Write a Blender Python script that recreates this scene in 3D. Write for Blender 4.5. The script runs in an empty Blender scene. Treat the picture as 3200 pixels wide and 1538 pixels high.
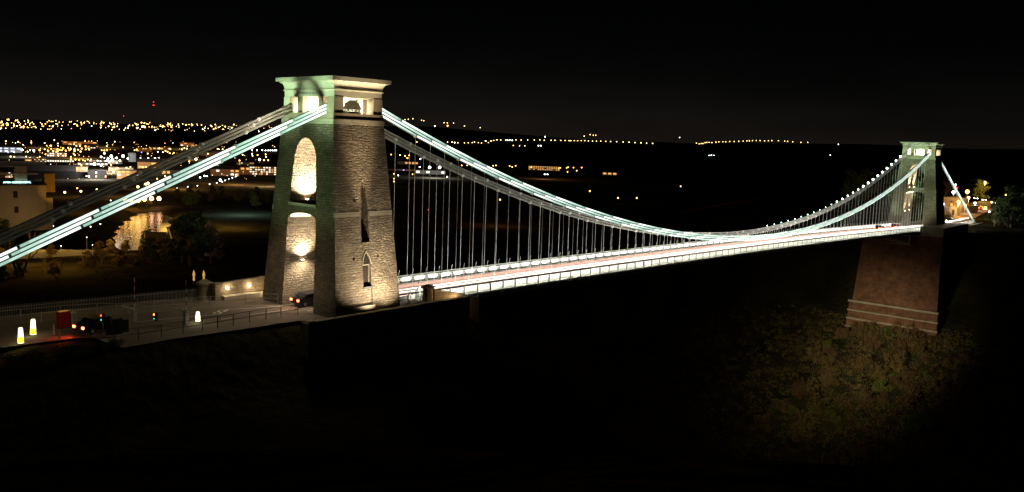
import bpy, math, random
from mathutils import Vector, Matrix
from math import sin, cos, pi, radians, hypot, exp, sqrt, atan2

random.seed(7)
sc = bpy.context.scene
COL = sc.collection

# ------------------------------------------------------------------ camera
CAM = Vector((-56.57485, -77.55669, 19.24186))
YAW, PIT, ROL, FPX, SY = 0.72808, -0.09828, 0.03381, 2629.79, -74.57
_fw = Vector((cos(YAW)*cos(PIT), sin(YAW)*cos(PIT), sin(PIT)))
_r = Vector((sin(YAW), -cos(YAW), 0)); _u = _r.cross(_fw)
_r2 = cos(ROL)*_r + sin(ROL)*_u
_u2 = -sin(ROL)*_r + cos(ROL)*_u
cd = bpy.data.cameras.new('camera'); cam = bpy.data.objects.new('camera', cd); COL.objects.link(cam)
M = Matrix((_r2, _u2, -_fw)).transposed().to_4x4(); M.translation = CAM
cam.matrix_world = M
cd.sensor_width = 36.0; cd.lens = FPX/3200*36.0; cd.shift_y = SY/3200
cd.clip_start = 0.5; cd.clip_end = 30000
sc.camera = cam

def ray(px, py):
    """direction of sight through a point of the 3200 x 1538 photograph"""
    return _fw + _r2*((px-1600)/FPX) - _u2*((py-769-SY)/FPX)

# ------------------------------------------------------------------ small maths
def S(a, b, t):
    t = (t-a)/(b-a); t = 0.0 if t < 0 else 1.0 if t > 1 else t
    return t*t*(3-2*t)
def lerp(a, b, t): return a+(b-a)*t
def dz(x): return 0.05 - 0.0028*x - 0.00006*x*x if x > 0 else 0.05
CP = (0.7443, -0.5882, 17.2467, -0.7271, 0.7796)
def zlow(x):
    t = (x-107)/100; v = 0
    for c in CP: v = v*t+c
    return v
FX, FZ = 214.0, -2.74            # far tower

def H(x, y):
    """height of the ground"""
    e = -0.38 + 17.6*exp(-((x+58)**2+(y+80)**2)/1500.0)
    e -= 5.5*S(-4.9, -13, y)*S(-75, -45, y)*S(-52, -38, x)
    e -= 1.2*S(-31, -36, x)*S(-12, -4, y)
    e -= 30*S(-13, -60, y)*S(-34, 16, x)
    e = lerp(e, -14, S(16, 200, y)); e = lerp(e, -72, S(290, 460, y))
    w = -3.6
    w = lerp(w, -68, S(50, 300, y-0.25*(x-214)))
    if y < -12: w += 10*S(-14, -70, y)*S(216, 260, x)
    if x < 105:
        h = lerp(e, -76, S(14, 72, x))
    else:
        if x < 200: h = -76 + 43*max(0.0, (x-128)/72.0)**1.15
        else: h = -33 + (x-200)/24.0*(w+33) if x < 224 else w
        if y > 120: h = lerp(h, min(h, -69), S(120, 330, y))
        h = min(h, w) if x >= 200 else h
    r = hypot(x-CAM.x, y-CAM.y); az = atan2(y-CAM.y, x-CAM.x)
    if y > 330:
        uu = (x-290)*.47+(y-690)*.88; vv = (x-290)*.88-(y-690)*.47
        h -= 6*(1-S(.8, 1.1, hypot(uu/180.0, (vv-4)/25.0)))
    far = 29 + 17*(1-S(0.3, 0.55, az)) + 3*sin(az*19)+2*sin(az*41+1)
    h = lerp(h, far, S(2300, 3700, r))
    rid = 34 + 62*exp(-((az-0.84)/0.10)**2) + 6*sin(az*11)+3*sin(az*37)
    h = lerp(h, rid, S(4600, 6800, r))
    return h

def ground_at(px, py, up=0.0, zmax=9000):
    d = ray(px, py); t = 420.0 if py < 668 else 190.0; up = up if py < 668 else min(up, 5.0)
    while t < zmax:
        p = CAM + d*t
        if p.z <= H(p.x, p.y)+up: return p
        t *= 1.004
    return CAM + d*3200
def at_dist(px, py, dist):
    d = ray(px, py); return CAM + d*(dist/hypot(d.x, d.y))

# ------------------------------------------------------------------ materials
def new_mat(name):
    m = bpy.data.materials.new(name); m.use_nodes = True
    return m, m.node_tree, m.node_tree.nodes['Principled BSDF']
def N(nt, t, **kw):
    n = nt.nodes.new(t)
    for k, v in kw.items(): setattr(n, k, v)
    return n
def plain(name, col, rough=0.6, metal=0.0, var=0.25, scale=3.0, bump=0.0, bscale=20.0):
    m, nt, b = new_mat(name)
    if rough >= .8: b.inputs['Specular IOR Level'].default_value = .1
    b.inputs['Roughness'].default_value = rough; b.inputs['Metallic'].default_value = metal
    tc = N(nt, 'ShaderNodeTexCoord'); no = N(nt, 'ShaderNodeTexNoise')
    no.inputs['Scale'].default_value = scale; no.inputs['Detail'].default_value = 6
    nt.links.new(tc.outputs['Object'], no.inputs['Vector'])
    mx = N(nt, 'ShaderNodeMix', data_type='RGBA')
    mx.inputs[6].default_value = (*[c*(1-var) for c in col], 1)
    mx.inputs[7].default_value = (*[min(1, c*(1+var)) for c in col], 1)
    nt.links.new(no.outputs['Fac'], mx.inputs[0]); nt.links.new(mx.outputs[2], b.inputs['Base Color'])
    if bump:
        n2 = N(nt, 'ShaderNodeTexNoise'); n2.inputs['Scale'].default_value = bscale; n2.inputs['Detail'].default_value = 5
        nt.links.new(tc.outputs['Object'], n2.inputs['Vector'])
        bp = N(nt, 'ShaderNodeBump'); bp.inputs['Strength'].default_value = bump; bp.inputs['Distance'].default_value = 0.1
        nt.links.new(n2.outputs['Fac'], bp.inputs['Height']); nt.links.new(bp.outputs['Normal'], b.inputs['Normal'])
    return m
def masonry(name, c1, c2, cm, w=0.8, h=0.3, mortar=0.03, bump=1.0, dist=0.12, rough=0.9, wob=0.12, grime=0.5, rubble=0.0):
    """coursed stone: works on upright faces along x or y"""
    m, nt, b = new_mat(name); b.inputs['Roughness'].default_value = rough
    b.inputs['Specular IOR Level'].default_value = 0.2
    L = nt.links.new
    tc = N(nt, 'ShaderNodeTexCoord'); sp = N(nt, 'ShaderNodeSeparateXYZ'); L(tc.outputs['Object'], sp.inputs[0])
    ad = N(nt, 'ShaderNodeMath', operation='ADD'); L(sp.outputs[0], ad.inputs[0]); L(sp.outputs[1], ad.inputs[1])
    cb = N(nt, 'ShaderNodeCombineXYZ'); L(ad.outputs[0], cb.inputs[0]); L(sp.outputs[2], cb.inputs[1])
    wn = N(nt, 'ShaderNodeTexNoise'); wn.inputs['Scale'].default_value = 1.3; wn.inputs['Detail'].default_value = 3
    L(tc.outputs['Object'], wn.inputs['Vector'])
    va = N(nt, 'ShaderNodeVectorMath', operation='MULTIPLY_ADD'); va.inputs[1].default_value = (wob*2, wob, 0)
    L(wn.outputs['Color'], va.inputs[0]); L(cb.outputs[0], va.inputs[2])
    br = N(nt, 'ShaderNodeTexBrick'); br.offset = 0.5; br.squash = 1.3; br.squash_frequency = 3
    br.inputs['Scale'].default_value = 1.0; br.inputs['Mortar Size'].default_value = mortar
    br.inputs['Mortar Smooth'].default_value = 0.6; br.inputs['Bias'].default_value = -0.1
    br.inputs['Brick Width'].default_value = w; br.inputs['Row Height'].default_value = h
    br.inputs['Color1'].default_value = (*c1, 1); br.inputs['Color2'].default_value = (*c2, 1); br.inputs['Mortar'].default_value = (*cm, 1)
    L(va.outputs[0], br.inputs['Vector'])
    n1 = N(nt, 'ShaderNodeTexNoise'); n1.inputs['Scale'].default_value = 0.35; n1.inputs['Detail'].default_value = 8; n1.inputs['Roughness'].default_value = 0.65
    L(tc.outputs['Object'], n1.inputs['Vector'])
    cr = N(nt, 'ShaderNodeMapRange'); cr.inputs[1].default_value = 0.3; cr.inputs[2].default_value = 0.7
    cr.inputs[3].default_value = 1-grime; cr.inputs[4].default_value = 1.15
    L(n1.outputs['Fac'], cr.inputs[0])
    mx = N(nt, 'ShaderNodeVectorMath', operation='SCALE'); L(br.outputs['Color'], mx.inputs[0]); L(cr.outputs[0], mx.inputs['Scale'])
    L(mx.outputs[0], b.inputs['Base Color'])
    # relief: joints + rough faces stretched along the courses
    mp = N(nt, 'ShaderNodeMapping'); mp.inputs['Scale'].default_value = (1.6, 1.6, 4.2); L(tc.outputs['Object'], mp.inputs[0])
    n2 = N(nt, 'ShaderNodeTexNoise'); n2.inputs['Scale'].default_value = 1.6; n2.inputs['Detail'].default_value = 7; n2.inputs['Roughness'].default_value = 0.62
    L(mp.outputs[0], n2.inputs['Vector'])
    ml = N(nt, 'ShaderNodeMath', operation='MULTIPLY_ADD'); ml.inputs[1].default_value = -(0.55 if not rubble else 0.3); L(br.outputs['Fac'], ml.inputs[0])
    sc2 = N(nt, 'ShaderNodeMath', operation='MULTIPLY'); sc2.inputs[1].default_value = 1.0+rubble; L(n2.outputs['Fac'], sc2.inputs[0])
    L(sc2.outputs[0], ml.inputs[2])
    bp = N(nt, 'ShaderNodeBump'); bp.inputs['Strength'].default_value = bump; bp.inputs['Distance'].default_value = dist
    L(ml.outputs[0], bp.inputs['Height']); L(bp.outputs['Normal'], b.inputs['Normal'])
    return m
def emit(name, col, st, sample=True):
    m, nt, b = new_mat(name)
    b.inputs['Base Color'].default_value = (*[c*0.5 for c in col], 1)
    b.inputs['Emission Color'].default_value = (*col, 1); b.inputs['Emission Strength'].default_value = st
    if not sample: m.cycles.emission_sampling = 'NONE'
    return m

RUBBLE = masonry('pennant rubble', (.225,.19,.14), (.35,.295,.215), (.12,.10,.075), 0.62, 0.27, 0.03, 1.0, 0.26, rubble=1.3, grime=.4, wob=.22)
ASHLAR = masonry('dressed stone', (.34,.31,.24), (.40,.36,.28), (.2,.18,.14), 1.3, 0.6, 0.02, 0.35, 0.05, wob=.02, grime=.3)
LIME = masonry('pale cornice stone', (.50,.46,.37), (.55,.50,.40), (.4,.36,.29), 1.6, 1.2, 0.01, 0.12, 0.03, wob=.01, grime=.18)
BROWNST = masonry('brown frieze stone', (.30,.25,.18), (.34,.28,.20), (.22,.18,.13), 1.6, 0.9, 0.012, 0.2, 0.03, wob=.01, grime=.3)
REDST = masonry('red sandstone', (.20,.098,.060), (.27,.135,.082), (.12,.07,.05), 1.0, 0.42, 0.03, 0.8, 0.12, grime=.55, rubble=.5)
WALLST = masonry('wall stone', (.33,.28,.2), (.4,.34,.25), (.2,.17,.12), 0.7, 0.3, 0.025, 0.8, 0.1, grime=.35)
PLASTER = plain('white chamber plaster', (.78,.76,.70), .8, var=.06)
RENDER_W = plain('cream wall render', (.42,.36,.28), .9, var=.15, scale=.4, bump=.2)
STEEL_P = plain('pale grey green steel paint', (.66,.69,.62), .45, var=.12)
STEEL_W = plain('white steel paint', (.76,.77,.73), .4, var=.06)
STEEL_D = plain('dark iron paint', (.035,.038,.036), .5, var=.2)
STEEL_G = plain('weathered green steel', (.15,.19,.16), .6, var=.3)
CHAIN_M = plain('grey chain iron', (.30,.30,.26), .5, var=.25, scale=1.5)
ASPHALT = plain('asphalt', (.145,.122,.10), .85, var=.22, scale=1.2, bump=.3, bscale=40)
GLOWPINK = plain('tail glow pink road surface', (.64,.40,.34), .85, var=.12, scale=2.0)  # pink of passing tail lights put into the surface colour
PAVE = plain('paving', (.19,.165,.135), .85, var=.25, scale=1.6, bump=.2)
CONC = plain('pale stone ledge', (.62,.57,.48), .8, var=.1)
MARKTRAIL = plain('white marking and trail paint', (.75,.74,.7), .7, var=.15, scale=6)
WOOD = plain('weathered bench wood', (.24,.20,.14), .7, var=.25, scale=8)
PAVEL = plain('pale footway boards', (.55,.54,.48), .8, var=.1)
GROUND = None
BARK = plain('bark', (.13,.095,.065), .9, var=.3, scale=4, bump=.5)
LEAF_E = plain('evergreen foliage', (.055,.08,.03), .8, var=.5, scale=.8)
LEAF_O = plain('dry brown foliage', (.16,.11,.045), .8, var=.5, scale=.8)
LEAF_Y = plain('yellow green foliage', (.12,.14,.03), .8, var=.4, scale=.6)
LEAF_R = plain('rust brown undergrowth', (.15,.085,.04), .85, var=.5, scale=.7)
CABG = plain('dark green cabinet paint', (.01,.03,.027), .45, var=.2)
REDP = plain('red paint', (.34,.012,.015), .4, var=.1)
GREYP = plain('grey paint', (.4,.4,.38), .5, var=.1)
BLACKP = plain('black rubber', (.012,.012,.012), .7, var=.2)
GLASSD = plain('dark car glass', (.01,.012,.015), .08, var=.1)
BRICKC = plain('dull city wall', (.20,.16,.12), .9, var=.3, scale=.1)
ROOFC = plain('dark slate roof', (.035,.03,.028), .8, var=.3, scale=.3)
CARP = [plain('silver car paint', (.45,.46,.48), .3, .5, .05), plain('dark blue car paint', (.006,.008,.016), .3, .3, .05), plain('red car paint', (.35,.02,.02), .3, .2, .05)]

LEDS = [emit('chain led %d' % i, c, st) for i, (c, st) in enumerate((((.88,1,.89), 1.6), ((.80,1,.88), 1.2), ((.73,1,.86), 1.0), ((.66,.98,.82), .85), ((.56,.92,.76), .68)))]
CHAINFILL = emit('chain fill glow inner face', (.86,1,.88), 1.7); CHAINFILL2 = emit('land chain fill glow inner face', (.9,1,.88), .5)  # unseen inner strips added to light the far chain and hangers
LEDFAR = emit('far chain led', (.70,1,.88), 2.0)
BULB = emit('mint bulb', (.75,1,.88), 14)
FOOTN = emit('footway strip lamp', (1,.965,.82), 330)
FOOTF = emit('footway panel lamp', (1,.99,.88), 4)
WARM = emit('warm flood lens', (1,.72,.42), 60)
BOLL = emit('bollard light', (1,.95,.62), 2.2)
BOLLY = emit('bollard yellow', (1,.85,.05), 1.4)
TRAILGLOW = emit('headlight trail glow', (1,.97,.86), 1.25, False)  # headlight trails made as self-glowing bars
ROADFILL = emit('added road fill glow', (1,.95,.90), 130)  # glowing strip added to brighten the roadway
TAIL = emit('red tail lamp', (1,.10,.03), 22)
HEADL = emit('white head lamp', (1,.93,.78), 60)
SIGR = emit('red signal lamp', (1,.05,.01), 8)
SIGA = emit('amber signal lamp', (1,.28,.02), 8)
SIGG = emit('green signal lamp', (.05,.9,.65), 1.5)
SIGNL = emit('sign letters', (.55,1,.95), 4, False)
L_OR = emit('sodium lamp', (1,.47,.10), 7, False)
L_YE = emit('warm white lamp', (1,.62,.20), 7, False)
L_WH = emit('cold white lamp', (.92,1,1), 9, False)
L_BL = emit('blue lamp', (.22,.2,1), 5, False)
L_RD = emit('red warning lamp', (1,.04,.03), 5, False)
L_GR = emit('green white lamp', (.7,1,.9), 10, False)
WIN_W = emit('lit window white', (1,.93,.75), 1.6, False)
WIN_O = emit('lit window orange', (1,.5,.14), 1.0, False)
WIN_B = emit('lit window blue', (.6,.72,1), 1.3, False)

def ground_mat():
    m, nt, b = new_mat('ground'); b.inputs['Roughness'].default_value = 1; b.inputs['Specular IOR Level'].default_value = 0
    tc = N(nt, 'ShaderNodeTexCoord'); n1 = N(nt, 'ShaderNodeTexNoise'); n1.inputs['Scale'].default_value = .08; n1.inputs['Detail'].default_value = 9
    nt.links.new(tc.outputs['Object'], n1.inputs['Vector'])
    cr = N(nt, 'ShaderNodeValToRGB'); e = cr.color_ramp.elements
    e[0].position = .35; e[0].color = (.014,.013,.008,1); e[1].position = .68; e[1].color = (.042,.035,.018,1)
    nt.links.new(n1.outputs['Fac'], cr.inputs[0])
    # the town's floor is paved and built over, the slopes are scrub
    sp = N(nt, 'ShaderNodeSeparateXYZ'); nt.links.new(tc.outputs['Object'], sp.inputs[0])
    mz = N(nt, 'ShaderNodeMapRange'); mz.inputs[1].default_value = -58; mz.inputs[2].default_value = -70; nt.links.new(sp.outputs[2], mz.inputs[0])
    my = N(nt, 'ShaderNodeMapRange'); my.inputs[1].default_value = 420; my.inputs[2].default_value = 520; nt.links.new(sp.outputs[1], my.inputs[0])
    mm = N(nt, 'ShaderNodeMath', operation='MULTIPLY'); nt.links.new(mz.outputs[0], mm.inputs[0]); nt.links.new(my.outputs[0], mm.inputs[1])
    vo = N(nt, 'ShaderNodeTexVoronoi'); vo.inputs['Scale'].default_value = .022; nt.links.new(tc.outputs['Object'], vo.inputs['Vector'])
    c2 = N(nt, 'ShaderNodeValToRGB'); c2.color_ramp.elements[0].color = (.02,.02,.012,1); c2.color_ramp.elements[1].color = (.075,.062,.048,1)
    nt.links.new(vo.outputs['Color'], c2.inputs[0])
    mx = N(nt, 'ShaderNodeMix', data_type='RGBA'); nt.links.new(mm.outputs[0], mx.inputs[0]); nt.links.new(cr.outputs[0], mx.inputs[6]); nt.links.new(c2.outputs[0], mx.inputs[7])
    nt.links.new(mx.outputs[2], b.inputs['Base Color'])
    n2 = N(nt, 'ShaderNodeTexNoise'); n2.inputs['Scale'].default_value = .7; n2.inputs['Detail'].default_value = 6
    nt.links.new(tc.outputs['Object'], n2.inputs['Vector'])
    bp = N(nt, 'ShaderNodeBump'); bp.inputs['Distance'].default_value = .8
    nt.links.new(n2.outputs['Fac'], bp.inputs['Height']); nt.links.new(bp.outputs['Normal'], b.inputs['Normal'])
    return m
GROUND = ground_mat()
def water_mat():
    m, nt, b = new_mat('dark water'); b.inputs['Base Color'].default_value = (.012,.010,.008,1)
    b.inputs['Roughness'].default_value = .27; b.inputs['IOR'].default_value = 1.33
    tc = N(nt, 'ShaderNodeTexCoord'); n1 = N(nt, 'ShaderNodeTexNoise'); n1.inputs['Scale'].default_value = .25; n1.inputs['Detail'].default_value = 5
    nt.links.new(tc.outputs['Object'], n1.inputs['Vector'])
    bp = N(nt, 'ShaderNodeBump'); bp.inputs['Strength'].default_value = .35; bp.inputs['Distance'].default_value = .12
    nt.links.new(n1.outputs['Fac'], bp.inputs['Height']); nt.links.new(bp.outputs['Normal'], b.inputs['Normal'])
    return m
WATER = water_mat()

# ------------------------------------------------------------------ mesh builder
class MB:
    def __init__(s): s.v = []; s.f = []; s.mi = []; s.mats = []; s.cur = 0
    def mat(s, m):
        if m not in s.mats: s.mats.append(m)
        s.cur = s.mats.index(m); return s
    def face(s, pts):
        b = len(s.v); s.v += [tuple(p) for p in pts]; s.f.append(tuple(range(b, b+len(pts)))); s.mi.append(s.cur); return s
    def add(s, vs, fs):
        b = len(s.v); s.v += [tuple(p) for p in vs]
        for f in fs: s.f.append(tuple(b+i for i in f)); s.mi.append(s.cur)
        return s
    def box(s, x0, x1, y0, y1, z0, z1):
        vs = [(x, y, z) for z in (z0, z1) for (x, y) in ((x0,y0),(x1,y0),(x1,y1),(x0,y1))]
        return s.add(vs, [(3,2,1,0),(4,5,6,7),(0,1,5,4),(1,2,6,5),(2,3,7,6),(3,0,4,7)])
    def frust(s, x0, y0, z0, x1, y1, z1, cx=0, cy=0):
        vs = [(cx+a*x0, cy+b*y0, z0) for a, b in ((-1,-1),(1,-1),(1,1),(-1,1))]+[(cx+a*x1, cy+b*y1, z1) for a, b in ((-1,-1),(1,-1),(1,1),(-1,1))]
        return s.add(vs, [(3,2,1,0),(4,5,6,7),(0,1,5,4),(1,2,6,5),(2,3,7,6),(3,0,4,7)])
    def bar(s, p, q, a, b=None, up=(0,0,1)):
        """square-section bar p->q, half sizes a (sideways) and b (up)"""
        p, q = Vector(p), Vector(q); b = a if b is None else b
        d = (q-p).normalized(); u = Vector(up)
        if abs(d.dot(u)) > .98: u = Vector((1,0,0))
        sd = d.cross(u).normalized(); u = sd.cross(d)
        vs = []
        for c in (p, q): vs += [c-sd*a-u*b, c+sd*a-u*b, c+sd*a+u*b, c-sd*a+u*b]
        return s.add(vs, [(0,1,2,3),(7,6,5,4),(0,4,5,1),(1,5,6,2),(2,6,7,3),(3,7,4,0)])
    def tube(s, p, q, r0, r1=None, n=8, cap=True):
        p, q = Vector(p), Vector(q); r1 = r0 if r1 is None else r1
        d = (q-p).normalized(); u = Vector((0,0,1)) if abs(d.z) < .95 else Vector((1,0,0))
        sd = d.cross(u).normalized(); u = sd.cross(d)
        vs = [p+(sd*cos(2*pi*i/n)+u*sin(2*pi*i/n))*r0 for i in range(n)]+[q+(sd*cos(2*pi*i/n)+u*sin(2*pi*i/n))*r1 for i in range(n)]
        fs = [(i, i+n, (i+1) % n+n, (i+1) % n) for i in range(n)]
        if cap: fs += [tuple(range(n)), tuple(range(2*n-1, n-1, -1))]
        return s.add(vs, fs)
    def lathe(s, c, prof, n=16):
        c = Vector(c); vs = []; fs = []
        for r, z in prof: vs += [c+Vector((r*cos(2*pi*i/n), r*sin(2*pi*i/n), z)) for i in range(n)]
        for k in range(len(prof)-1):
            fs += [(k*n+i, k*n+(i+1) % n, (k+1)*n+(i+1) % n, (k+1)*n+i) for i in range(n)]
        fs += [tuple(range(n-1, -1, -1)), tuple(range((len(prof)-1)*n, len(prof)*n))]
        return s.add(vs, fs)
    def ball(s, c, r, n=8, m=5):
        return s.lathe(c, [(max(1e-3, r*sin(pi*k/m)), -r*cos(pi*k/m)) for k in range(m+1)], n)
    def prism(s, poly, off, ax='y', both=False):
        """extrude polygon (list of 3d points) by vector off"""
        n = len(poly); off = Vector(off); a = [Vector(p) for p in poly]; b = [p+off for p in a]
        return s.add(a+b, [tuple(range(n-1, -1, -1)), tuple(range(n, 2*n))]+[(i, (i+1) % n, (i+1) % n+n, i+n) for i in range(n)])
    def mesh(s, name):
        me = bpy.data.meshes.new(name); me.from_pydata(s.v, [], s.f)
        for m in s.mats: me.materials.append(m)
        if len(s.mats) > 1: me.polygons.foreach_set('material_index', s.mi)
        me.update(); return me
    def build(s, name, parent=None, smooth=False, loc=None):
        me = s.mesh(name)
        if smooth: me.polygons.foreach_set('use_smooth', [True]*len(me.polygons))
        o = bpy.data.objects.new(name, me); COL.objects.link(o)
        if parent: o.parent = parent
        if loc is not None: o.location = loc
        return o
def fixn(o):
    import bmesh
    bm = bmesh.new(); bm.from_mesh(o.data); bmesh.ops.recalc_face_normals(bm, faces=bm.faces); bm.to_mesh(o.data); bm.free(); return o
def tag(o, label=None, cat=None, group=None, kind=None):
    for k, v in (('label', label), ('category', cat), ('group', group), ('kind', kind)):
        if v: o[k] = v
    return o
def empty(name, loc=(0,0,0), rz=0):
    o = bpy.data.objects.new(name, None); COL.objects.link(o); o.location = loc; o.rotation_euler = (0,0,rz); o.empty_display_size = .5; return o
def link_mesh(name, me, parent=None, loc=None, rot=None, scale=None):
    o = bpy.data.objects.new(name, me); COL.objects.link(o)
    if parent: o.parent = parent
    if loc is not None: o.location = loc
    if rot is not None: o.rotation_euler = rot
    if scale is not None: o.scale = scale
    return o
def copy_tree(o, parent=None):
    c = o.copy(); COL.objects.link(c)
    if parent: c.parent = parent
    for ch in list(o.children): copy_tree(ch, c)
    return c

# ------------------------------------------------------------------ lamps
def spot(loc, tgt, power, col, ang, blend=.6, size=.15):
    l = bpy.data.lights.new('spot_lamp', 'SPOT'); l.energy = power; l.color = col; l.spot_size = radians(ang); l.spot_blend = blend; l.shadow_soft_size = size
    o = bpy.data.objects.new('spot_lamp', l); COL.objects.link(o); o.location = loc
    o.rotation_euler = (Vector(tgt)-Vector(loc)).to_track_quat('-Z', 'Y').to_euler(); return o
def point(loc, power, col, size=.3):
    l = bpy.data.lights.new('point_lamp', 'POINT'); l.energy = power; l.color = col; l.shadow_soft_size = size
    o = bpy.data.objects.new('point_lamp', l); COL.objects.link(o); o.location = loc; return o
def area(loc, tgt, power, col, sx, sy):
    l = bpy.data.lights.new('area_lamp', 'AREA'); l.shape = 'RECTANGLE'; l.size = sx; l.size_y = sy; l.energy = power; l.color = col
    o = bpy.data.objects.new('area_lamp', l); COL.objects.link(o); o.location = loc
    o.rotation_euler = (Vector(tgt)-Vector(loc)).to_track_quat('-Z', 'Y').to_euler(); return o
WARMC = (1, .70, .40); WARM2 = (1, .80, .55); GREENC = (.62, 1, .60)

# ------------------------------------------------------------------ world
wd = bpy.data.worlds.new('World'); sc.world = wd; wd.use_nodes = True
nt = wd.node_tree; nt.nodes.clear()
out = N(nt, 'ShaderNodeOutputWorld'); bg = N(nt, 'ShaderNodeBackground'); bg2 = N(nt, 'ShaderNodeBackground'); adds = N(nt, 'ShaderNodeAddShader')
sky = N(nt, 'ShaderNodeTexSky'); sky.sky_type = 'NISHITA'; sky.sun_disc = False
sky.sun_elevation = radians(12); sky.sun_rotation = radians(200)
nt.links.new(sky.outputs[0], bg.inputs[0]); bg.inputs[1].default_value = 0.00008
tc = N(nt, 'ShaderNodeTexCoord'); sx = N(nt, 'ShaderNodeSeparateXYZ'); nt.links.new(tc.outputs['Generated'], sx.inputs[0])
rm = N(nt, 'ShaderNodeValToRGB'); nt.links.new(sx.outputs[2], rm.inputs[0])
els = rm.color_ramp.elements
els[0].position = 0.0; els[0].color = (.0105,.0081,.0064,1)
els[1].position = .16; els[1].color = (.00025,.00025,.00025,1)
for p_, c_ in ((.03,(.0068,.0057,.0049,1)), (.05,(.0040,.0036,.0033,1)), (.075,(.0021,.0020,.0019,1)), (.11,(.0007,.0007,.0007,1))):
    e = els.new(p_); e.color = c_
# the town's glow lies to the south-east: less of it over the woods
dt = N(nt, 'ShaderNodeVectorMath', operation='DOT_PRODUCT'); dt.inputs[1].default_value = (cos(1.25), sin(1.25), 0); nt.links.new(tc.outputs['Generated'], dt.inputs[0])
mr = N(nt, 'ShaderNodeMapRange'); mr.inputs[1].default_value = .35; mr.inputs[2].default_value = 1.0; mr.inputs[3].default_value = .62; mr.inputs[4].default_value = 1.0
nt.links.new(dt.outputs['Value'], mr.inputs[0]); nt.links.new(rm.outputs[0], bg2.inputs[0])
mpn = N(nt, 'ShaderNodeMapping'); mpn.inputs['Scale'].default_value = (3, 3, 14); nt.links.new(tc.outputs['Generated'], mpn.inputs[0])
nz = N(nt, 'ShaderNodeTexNoise'); nz.inputs['Scale'].default_value = 1.6; nz.inputs['Detail'].default_value = 5; nt.links.new(mpn.outputs[0], nz.inputs['Vector'])
nr = N(nt, 'ShaderNodeMapRange'); nr.inputs[1].default_value = .3; nr.inputs[2].default_value = .7; nr.inputs[3].default_value = .72; nr.inputs[4].default_value = 1.2; nt.links.new(nz.outputs['Fac'], nr.inputs[0])
mu = N(nt, 'ShaderNodeMath', operation='MULTIPLY'); nt.links.new(mr.outputs[0], mu.inputs[0]); nt.links.new(nr.outputs[0], mu.inputs[1]); nt.links.new(mu.outputs[0], bg2.inputs[1])
nt.links.new(bg.outputs[0], adds.inputs[0]); nt.links.new(bg2.outputs[0], adds.inputs[1]); nt.links.new(adds.outputs[0], out.inputs[0])
sl = bpy.data.lights.new('moon', 'SUN'); sl.energy = .002; sl.angle = radians(.5); sl.color = (.9,.95,1)
so = bpy.data.objects.new('moon', sl); COL.objects.link(so)
so.rotation_euler = Vector((cos(radians(250))*cos(radians(12)), sin(radians(250))*cos(radians(12)), sin(radians(12)))).to_track_quat('Z', 'Y').to_euler()
sc.view_settings.view_transform = 'Standard'; sc.view_settings.look = 'None'; sc.view_settings.exposure = 0; sc.view_settings.gamma = 1
sc.render.film_transparent = False
sc.cycles.use_denoising = True
sc.cycles.max_bounces = 5; sc.cycles.diffuse_bounces = 3; sc.cycles.glossy_bounces = 3
sc.cycles.sample_clamp_indirect = 6; sc.cycles.caustics_reflective = False; sc.cycles.caustics_refractive = False

# ------------------------------------------------------------------ ground and water
def build_ground():
    radii = [0]+[6*i for i in range(1, 56)]
    while radii[-1] < 9500: radii.append(radii[-1]*1.032)
    na = 440; cx, cy = 100.0, 20.0
    vs = [(cx, cy, H(cx, cy))]; fs = []
    for r in radii[1:]:
        for i in range(na):
            a = 2*pi*i/na; x, y = cx+r*cos(a), cy+r*sin(a); vs.append((x, y, H(x, y)))
    for i in range(na): fs.append((0, 1+i, 1+(i+1) % na))
    for k in range(len(radii)-2):
        b = 1+k*na
        for i in range(na): fs.append((b+i, b+na+i, b+na+(i+1) % na, b+(i+1) % na))
    mb = MB().mat(GROUND); mb.v = vs; mb.f = fs; mb.mi = [0]*len(fs)
    o = mb.build('ground', smooth=True); tag(o, kind='structure')
build_ground()
o = MB().mat(WATER).face([(60,-700,-73),(640,-700,-73),(640,900,-73),(60,900,-73)]).build('water'); tag(o, kind='structure')

# ------------------------------------------------------------------ Clifton-side paving and road
def sheet(name, pts, z, m):
    o = MB().mat(m).face([(x, y, z) for x, y in pts]).build(name); tag(o, kind='structure'); return o
sheet('pavement', [(-36,2.2),(-27,1.6),(-25.6,.8),(-25.2,-4.6),(-20,-4.2),(-12.7,-4.8),(-7.5,-4.9),(-7,-9.1),(9.2,-9.1),(9.2,-4.9),(10.5,-4.9),(10.5,8.0),(-3,10.5),(-9,12.2),(-36,16)], -.05, PAVE)
ROADL = [(9.0,-2.85),(-4.6,-2.85),(-9.7,-.4),(-16,-.1),(-22,1.5),(-30,1.9),(-60,3.2),(-60,13),(-30,10.6),(-21.4,9.6),(-14.6,7.0),(-9,5.6),(-4.6,2.85),(9.0,2.85)]
sheet('road', ROADL, -.03, ASPHALT)
def stripe(a, b, w, z=-.022):
    a, b = Vector((*a, z)), Vector((*b, z)); d = (b-a).normalized(); n = Vector((-d.y, d.x, 0))*w/2
    return [a-n, b-n, b+n, a+n]
mk = MB().mat(MARKTRAIL)
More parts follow.
